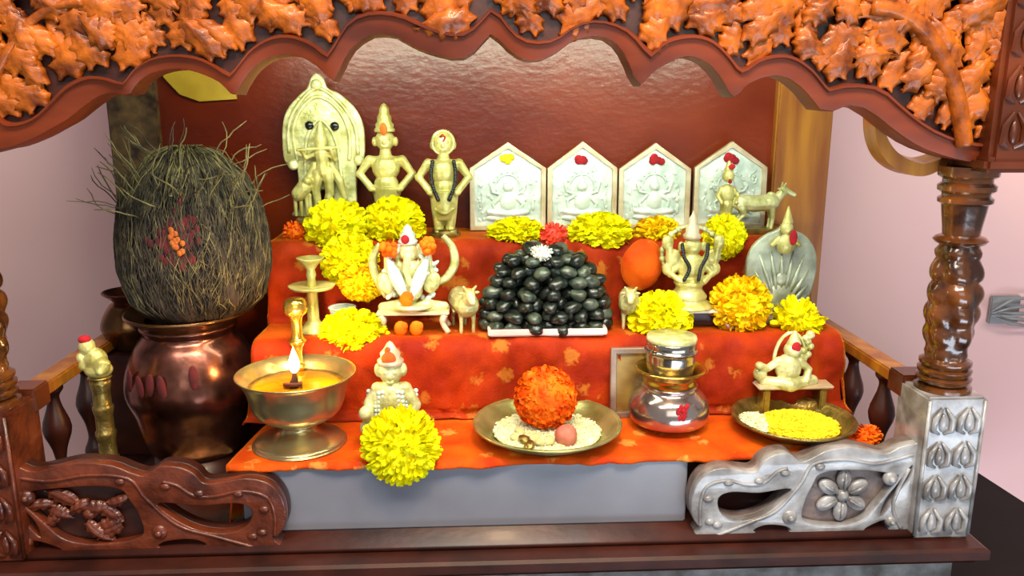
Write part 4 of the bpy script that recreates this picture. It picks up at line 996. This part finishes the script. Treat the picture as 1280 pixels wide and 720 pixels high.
b = new(); lathe(b, smoothprof([(0, zz(480)), (25*kk, zz(478)), (28*kk, zz(466)), (30*kk, zz(450)), (31*kk, zz(440)), (33*kk, zz(436)), (31*kk, zz(433)), (31*kk, zz(428)), (27*kk, zz(424)), (0, zz(424))], 4), seg=48); obj('inner_cup', b, 'steel', t)
b = new(); lathe(b, [(0, zz(426)), (30*kk, zz(426)), (31*kk, zz(423)), (30*kk, zz(419)), (0, zz(419))], seg=48); obj('lid', b, 'brassg', t)
b = new(); r = random.Random(9)
for i in range(14): 
    a = -PI/2+.12+r.uniform(-.12, .12); z = zz(498+r.uniform(-9, 9)); ell(b, (49.0*kk*math.cos(a), 49.0*kk*math.sin(a), z), (.16, .1, .2), u=8, v=6)
obj('red_mark', b, 'kumkum', t)
# ---- small framed picture leaning on the riser
Yf = 9.0; p = at(798, 512, Y=Yf); k = cmpp(p)
t = thing('picture_frame', 'small silver-edged picture frame leaning behind the stacked pot', 'picture frame', (p.x, Yf, Z1+.12), rot=(-.08, 0, 0))
hh = at(798, 436, Y=Yf).z-Z1-.12; ww = 36*k
b = plate([[(-ww, 0), (ww, 0), (ww, hh), (-ww, hh)], [(-ww+.45, .45), (ww-.45, .45), (ww-.45, hh-.45), (-ww+.45, hh-.45)]], .5, .1, 0); obj('frame', b, 'frame', t, auto=40)
b = new(); box(b, (0, .12, hh/2), (ww*2-.7, .15, hh-.7)); obj('picture', b, 'picture', t, smooth=False)

# ---- right plate with turmeric
c = at(991, 523, Z=Z1+1.1); R = 74*cmpp(c); QX, QY = c.x, c.y
dish('copper_plate', 'small dark-rimmed plate heaped with yellow petals, at the right front', QX, 0, QY, R, Z1+.12, 'bronze', rim=1.1)
grains('yellow_petals', 'bright yellow loose petals heaped in the right-hand plate', QX+.35, QY-.3, Z1+.62, R*.66, R*.62, 700, 'turm', .14, .75, 8, 'petals')
grains('pale_rice', 'pale greenish rice at the left rim of the right-hand plate', QX-R*.58, QY+.35, Z1+.68, R*.28, R*.42, 200, 'rice', .11, .45, 9, 'rice')
# ---- small seated idol on a plank stool behind that plate
def plank_idol():
    Y = QY+R*.75; Y = min(Y, 8.6); p = at(988, 520, Y=Y); k = cmpp(at(985, 450, Y=Y)); z0 = Z1+.12
    t = thing('small_dark_idol', 'little aged brass idol seated on a narrow plank behind the plate of yellow petals', 'idol', (p.x, Y, z0))
    zs = at(990, 484, Y=Y-.5).z-z0
    b = new(); box(b, (0, 0, zs), (96*k, 1.5, .28), .1); obj('plank', b, 'silverb', t, auto=40)
    for s in (-1, 1):
        b = new(); box(b, (s*36*k, 0, (zs-.2)/2), (.5, 1.3, zs-.2), .08); obj('leg', b, 'bronze', t, auto=40)
    P = lambda x, y, yy=0: ((x-988)*k, yy, at(988, y, Y=Y).z-z0)
    b = new(); c = 980
    limb(b, [P(c-22, 476), P(c, 478, -.5), P(c+24, 476)], [.35, .45, .38]); ell(b, P(c, 462), (.75, .6, 1.0)); ell(b, P(c+3, 442), (.5, .5, .55)); cone(b, P(c+4, 428), .42, .08, .9)
    limb(b, [P(c-9, 454), P(c-20, 462), P(c-30, 457, -.3)], [.28, .24, .26]); limb(b, [P(c+10, 454), P(c+20, 464), P(c+16, 474, -.4)], [.28, .24, .22])
    ell(b, P(c-27, 468), (.4, .35, .5))
    for a in range(9): ell(b, P(c+18+4*math.cos(a), 440+14*math.sin(a*.7), .3), .25, u=8, v=6)
    for v in b.verts: v.co = Vector((P(c, 0)[0]+(v.co.x-P(c, 0)[0])*1.3, v.co.y*1.3, zs+(v.co.z-zs)*1.12))
    obj('seated_figure', b, 'brassg', t, fuse=.055, sm=1)
    b = new(); ar = [P(c+4+20*math.cos(a), 452-34*math.sin(a), .4) for a in [-.2+i*(PI+.4)/20 for i in range(21)]]; tube(b, ar, .14, 8)
    obj('arch_frame', b, 'brassg', t)
    b = new(); ell(b, P(c+5, 432, -.5), (.35, .15, .42)); obj('red_mark', b, 'kumkum', t)
plank_idol()
c = at(1081, 546, Z=Z1+.3)
b = new(); r = random.Random(2)
put_flower(1083, 545, 19, 13, 4.6, 41, 'orange', 'small orange flower at the right end of the cloth', n=80, name='small_orange_flower')
put_flower(368, 290, 14, 13, 17.2, 42, 'orange', 'small orange flower at the left end of the top step', n=60, name='small_orange_flower')

# ---- copper pot with the coconut
PX_, PY_ = at(242, 470, Y=13.2).x, 13.2
b = new(); lathe(b, [(0, 0), (4.2, 0), (4.3, .3), (3.4, .8), (3.3, 1.5), (0, 1.5)], seg=40); tag(obj('ring_stand', b, 'woodd', loc=(PX_, PY_, .42)), 'dark round stand under the big copper pot', 'stand')
z0 = 1.94; k = cmpp(at(240, 470, Y=PY_)); zf = lambda y: at(240, y, Y=PY_).z-z0
t = thing('copper_pot', 'big round copper pot with red marks, holding the coconut', 'pot', (PX_, PY_, z0))
b = new(); lathe(b, smoothprof([(0, 0), (2.6, 0), (3.7, .45), (70*k, zf(512)), (80*k, zf(484)), (77*k, zf(456)), (64*k, zf(428)), (54*k, zf(414)), (54*k, zf(402)), (0, zf(402))], 5), seg=72); obj('pot_body', b, 'copper', t)
b = new(); lathe(b, smoothprof([(52*k, zf(411)), (55*k, zf(406)), (60*k, zf(398)), (72*k, zf(391)), (73*k, zf(388)), (71*k, zf(387)), (60*k, zf(392)), (50*k, zf(396))], 4), seg=72); obj('flared_rim', b, 'copperd', t)
b = new(); r = random.Random(6)
for j, (px, py) in enumerate(((184, 470), (200, 474), (214, 470), (228, 472), (264, 462))):
    dx = (px-238)*k; zq = zf(py-14); Rr = 79*k
    yy = -math.sqrt(Rr*Rr-dx*dx); a = math.atan2(yy, dx)+PI/2
    ell(b, (dx, yy, zq), (.34, .14, .85+.1*r.random()), (0, r.uniform(-.2, .2), a), 14, 10); ell(b, (dx+r.uniform(-.2, .2), yy+.02, zq-.5), (.25, .12, .4), (0, 0, a), 10, 8)
obj('kumkum_streaks', b, 'kumkumd', t, label='dark red powder streaks')
# coconut with its fibrous husk
zc = at(240, 388, Y=PY_).z; top = at(240, 178, Y=PY_+.5).z; Hh = top-zc+.8; Rc = 82*k; OX = at(243, 300, Y=PY_).x-PX_
t = thing('coconut', 'large hairy brown coconut in its stringy husk, on the copper pot', 'coconut', (PX_+OX, PY_, zc-.8), rot=(0, 0, 0))
prof = [(0, 0), (Rc*.5, .15), (Rc*.88, Hh*.14), (Rc*.99, Hh*.32), (Rc*.98, Hh*.5), (Rc*.90, Hh*.68), (Rc*.68, Hh*.84), (Rc*.36, Hh*.94), (0, Hh*.97)]
def R_at(z):
    for (r0, z0_), (r1, z1_) in zip(prof, prof[1:]):
        if z0_ <= z <= z1_: return r0+(r1-r0)*(z-z0_)/max(1e-6, z1_-z0_)
    return 0
sp_ = smoothprof(prof, 6)
b = new(); lathe(b, sp_, seg=64, mod=lambda a, z: 1+.035*math.sin(a*7+z*.4)+.03*math.sin(a*17+z*.8)+.02*math.sin(z*2+a*5))
obj('husk', b, 'husk', t)
def fibres(n, seed, m, name, r0, r1, lift, lean, toppy=False, strays=0):
    r = random.Random(seed); b = new()
    for i in range(n):
        a = r.uniform(0, 2*PI); z = r.uniform(.05, .85)*Hh if not toppy else r.uniform(.6, .95)*Hh
        L = r.uniform(1.5, 5.0); pts = []; da = r.uniform(-lean, lean); N_ = 6; ph = r.random()*6
        off = r.uniform(0, .15)
        for q in range(N_+1):
            tt = q/N_; zq = min(z+L*tt, Hh*.965); aa = a+da*tt+.05*math.sin(tt*5+ph)
            rr_ = R_at(zq)*1.03+.1+off+lift*tt*tt
            pts.append((rr_*math.cos(aa), rr_*math.sin(aa), zq+ (lift*.5*tt if zq > .9*Hh else 0)))
        w = r.uniform(r0, r1); tube(b, pts, [w]*N_+[w*.3], 4)
    for i in range(strays):
        a = r.uniform(PI*.85, PI*2.1); z = Hh*r.uniform(.6, .93); R0 = R_at(z)
        d = Vector((math.cos(a)*r.uniform(.3, 1), math.sin(a)*.4, r.uniform(.2, 1.1))).normalized(); p = Vector((R0*math.cos(a), R0*math.sin(a), z)); pts = [p.copy()]
        for q in range(6):
            d = (d+Vector([r.uniform(-.35, .35) for _ in range(3)])).normalized(); p = p+d*r.uniform(.35, .75); pts.append(p.copy())
        tube(b, pts, [r1]*6+[r1*.4], 4)
    o = obj(name, b, m, t); o['kind'] = 'stuff'
fibres(1900, 1, 'fibre', 'husk_strands', .02, .045, .10, .10, strays=22)
fibres(420, 2, 'fibrel', 'pale_strands', .018, .04, .12, .2, strays=10)
fibres(110, 3, 'fibrel', 'crown_tuft', .025, .055, .6, .35, True, 30)
b = new(); c = at(222, 300, Y=PY_-Rc*.95)-Vector((PX_+OX, PY_, zc-.8)); r = random.Random(1)
for i in range(80):
    dx, dz = r.gauss(0, .7), r.gauss(0, 1.0); rr_ = R_at(c.z+dz)*1.04+.12; x = c.x+dx
    ell(b, (x, -math.sqrt(max(0, rr_*rr_-x*x)), c.z+dz), (.22, .1, .34), u=8, v=6)
obj('kumkum_patch', b, 'kumkumd', t, label='dark red powder patch')
b = new()
for i in range(14):
    dx, dz = r.gauss(0, .25), r.gauss(0, .35); rr_ = R_at(c.z+dz)*1.04+.34; x = c.x+dx
    ell(b, (x, -math.sqrt(max(0, rr_*rr_-x*x)), c.z+dz), (.2, .12, .22), u=8, v=6)
obj('orange_mark', b, 'brownmark', t, label='orange paste mark')
# small pot on a block behind
Y = 17.0; px_, = (at(158, 400, Y=Y).x,); zt = at(158, 364, Y=Y).z; zb = at(158, 436, Y=Y).z
b = new(); box(b, (0, 0, (zb-.42)/2), (4, 4, zb-.42), .15)
tag(obj('wooden_block', b, 'woodd', loc=(px_+.6, Y, .42), auto=30), 'dark wooden block under the small copper water pot at the left', 'block')
t = thing('water_pot', 'small aged copper water pot with a narrow neck, left behind the coconut', 'pot', (px_+.3, Y, zb+.02)); h = zt-zb; k = cmpp(at(158, 400, Y=Y)); Rr = 34*k
b = new(); lathe(b, smoothprof([(0, 0), (Rr*.5, 0), (Rr*.95, h*.3), (Rr, h*.48), (Rr*.75, h*.72), (Rr*.5, h*.82), (0, h*.82)], 5), seg=44); obj('pot_body', b, 'copperd', t)
b = new(); lathe(b, smoothprof([(Rr*.48, h*.8), (Rr*.55, h*.86), (Rr*.85, h*.97), (Rr*.86, h), (Rr*.8, h*.99), (Rr*.45, h*.88)], 4), seg=44); obj('neck', b, 'copper', t)
# column figurine
Y = 7.5; c = at(126, 500, Y=Y); zt = at(126, 421, Y=Y).z; zt0 = zt-.42; k = cmpp(at(126, 500, Y=Y)); zy = lambda y: at(126, y, Y=Y).z-.42
t = thing('brass_column_figurine', 'thin brass ribbed column topped by a kneeling figure, left of the copper pot', 'figurine', (c.x+.1, Y, .42))
b = new(); P_ = [(0, 0), (1.3, 0), (1.35, .3), (1.0, .6), (.8, 1.0)]
z = 1.0
while z < zy(474): P_ += [(.70, z+.25), (.70, z+.45), (.6, z+.6), (.58, z+1.6)]; z += 1.9
P_ += [(.8, zy(472)), (.75, zy(470)), (0, zy(470))]
P_ = [q for i, q in enumerate(P_) if i < 5 or q[1] <= zy(470)+1e-3]
lathe(b, P_, seg=28); obj('ribbed_column', b, 'bronze', t)
b = new(); P = lambda x, y, yy=0: ((x-126)*k, yy, zy(y))
ell(b, P(126, 462), (.95, .8, .6)); ell(b, P(124, 450), (.8, .7, .9)); ell(b, P(116, 432, -.1), (.55, .55, .6)); limb(b, [P(130, 448), P(140, 452, -.5), P(134, 460, -.8)], [.35, .3, .3]); limb(b, [P(118, 446), P(110, 456, -.3)], [.35, .3])
ell(b, P(134, 455, -.5), (.6, .4, .6)); ell(b, P(112, 428), (.3, .3, .4)); ell(b, P(108, 446, -.2), (.3, .3, .4))
obj('kneeling_figure', b, 'brass', t, fuse=.06, sm=1)
b = new(); ell(b, P(115, 423, -.2), (.42, .4, .3)); obj('dark_red_mark', b, 'kumkum', t)
# brass tray on the shrine floor
c = at(254, 592, Z=1.4)
dish('floor_plate', 'brass plate on the shrine floor behind the left carved panel', c.x, 0, c.y, 52*cmpp(c), .42, 'brassg', rim=1.0)
# grey wire thing on the far wall at the right edge
p = at(1268, 392, Y=31); k = cmpp(p)
t = thing('wall_bracket', 'pale grey metal bracket on the pink wall at the right edge', 'bracket', (p.x, 32.9, p.z-1), rot=(0, 0, 0))
b = new(); box(b, (0, -.2, 1), (3.2, .4, 3.0), .1); obj('mounting_plate', b, 'grey', t, auto=40)
for dz_ in (-.9, 0, .9):
    b = new(); tube(b, [(3, -.8, 1.6+dz_), (0, -1.4, 1.5+dz_), (-2.2, -1.6, 1+dz_*.3), (-.2, -1.5, .4+dz_*.6), (3, -.9, dz_*.8)], .16, 8); obj('wire', b, 'grey', t)
# ------------------------------------------------------------------ small carved or set-in pieces belong to their part
RULES = {'leaf_relief': 'post_block', 'baluster': 'side_rail', 'arch_moulding': 'arch_plate', 'black_dot': 'arch_plate', 'halo': 'plate', 'raised_border': 'plate',
         'head_ring': 'body', 'forehead_mark': 'body', 'bead_garland': 'body', 'rolled_rim': 'dish', 'fluted_relief': 'dome_plate', 'rim': 'bowl', 'wick': 'ghee', 'flame': 'ghee',
         'black_beads': 'seated_figure', 'pearl_string': 'seated_figure', 'kumkum_streaks': 'pot_body', 'picture': 'frame', 'lid': 'inner_cup', 'beaded_robe': 'body',
         'kumkum_patch': 'husk', 'orange_mark': 'husk', 'dark_red_mark': 'kneeling_figure', 'vermilion_mark': ('tall_crown', 'crown', 'body'), 'carved_knob': 'front_panel'}
stem = lambda o: o.name.split('.')[0]
for root in [o for o in C.objects if o.parent is None and o.type == 'EMPTY']:
    kids = list(root.children)
    for c in kids:
        want = RULES.get(stem(c))
        if not want: continue
        want = (want,) if isinstance(want, str) else want
        for wname in want:
            cand = [k for k in kids if stem(k) == wname and k is not c]
            if cand:
                mid = lambda o: sum((Vector(b) for b in o.bound_box), Vector())/8
                c.parent = min(cand, key=lambda k: (mid(k)-mid(c)).length); break
# ------------------------------------------------------------------ light
w = bpy.data.worlds.new('world'); SC.world = w; w.use_nodes = True
bg = w.node_tree.nodes['Background']; bg.inputs[0].default_value = (.80, .78, .80, 1); bg.inputs[1].default_value = .33
def area(name, loc, tgt, size, power, col, sy=None):
    l = bpy.data.lights.new(name, 'AREA'); l.energy = power; l.color = col; l.size = size*S
    l.shape = 'RECTANGLE'; l.size_y = (sy or size)*S
    o = bpy.data.objects.new(name, l); C.objects.link(o); o.location = Vector(loc)*S
    o.rotation_euler = (Vector(tgt)-Vector(loc)).to_track_quat('-Z', 'Y').to_euler()
    return o
area('tube_light', (5, -58, 92), (0, 8, 12), 110, 11, (1, .96, .88), 14)
area('window_light', (22, -150, 72), (22, 20, 72), 115, 6, (.84, .95, .92), 62)
area('low_fill_light', (42, -62, -30), (22, 0, 3), 80, 9, (.74, .86, 1), 34)  # added cool fill, out of view: stands in for bounced daylight
area('ceiling_bulb', (6, -30, 68), (4, 0, 36), 10, 3.2, (1, .68, .36))
area('strip_light', (3, 3.6, 34.6), (3, 22.5, 22), 42, 1.2, (.92, 1, .76), 1.6)
vs = SC.view_settings; vs.view_transform = 'Standard'; vs.look = 'None'; vs.gamma = 1; vs.exposure = 0; vs.use_curve_mapping = False
SC.display_settings.display_device = 'sRGB'
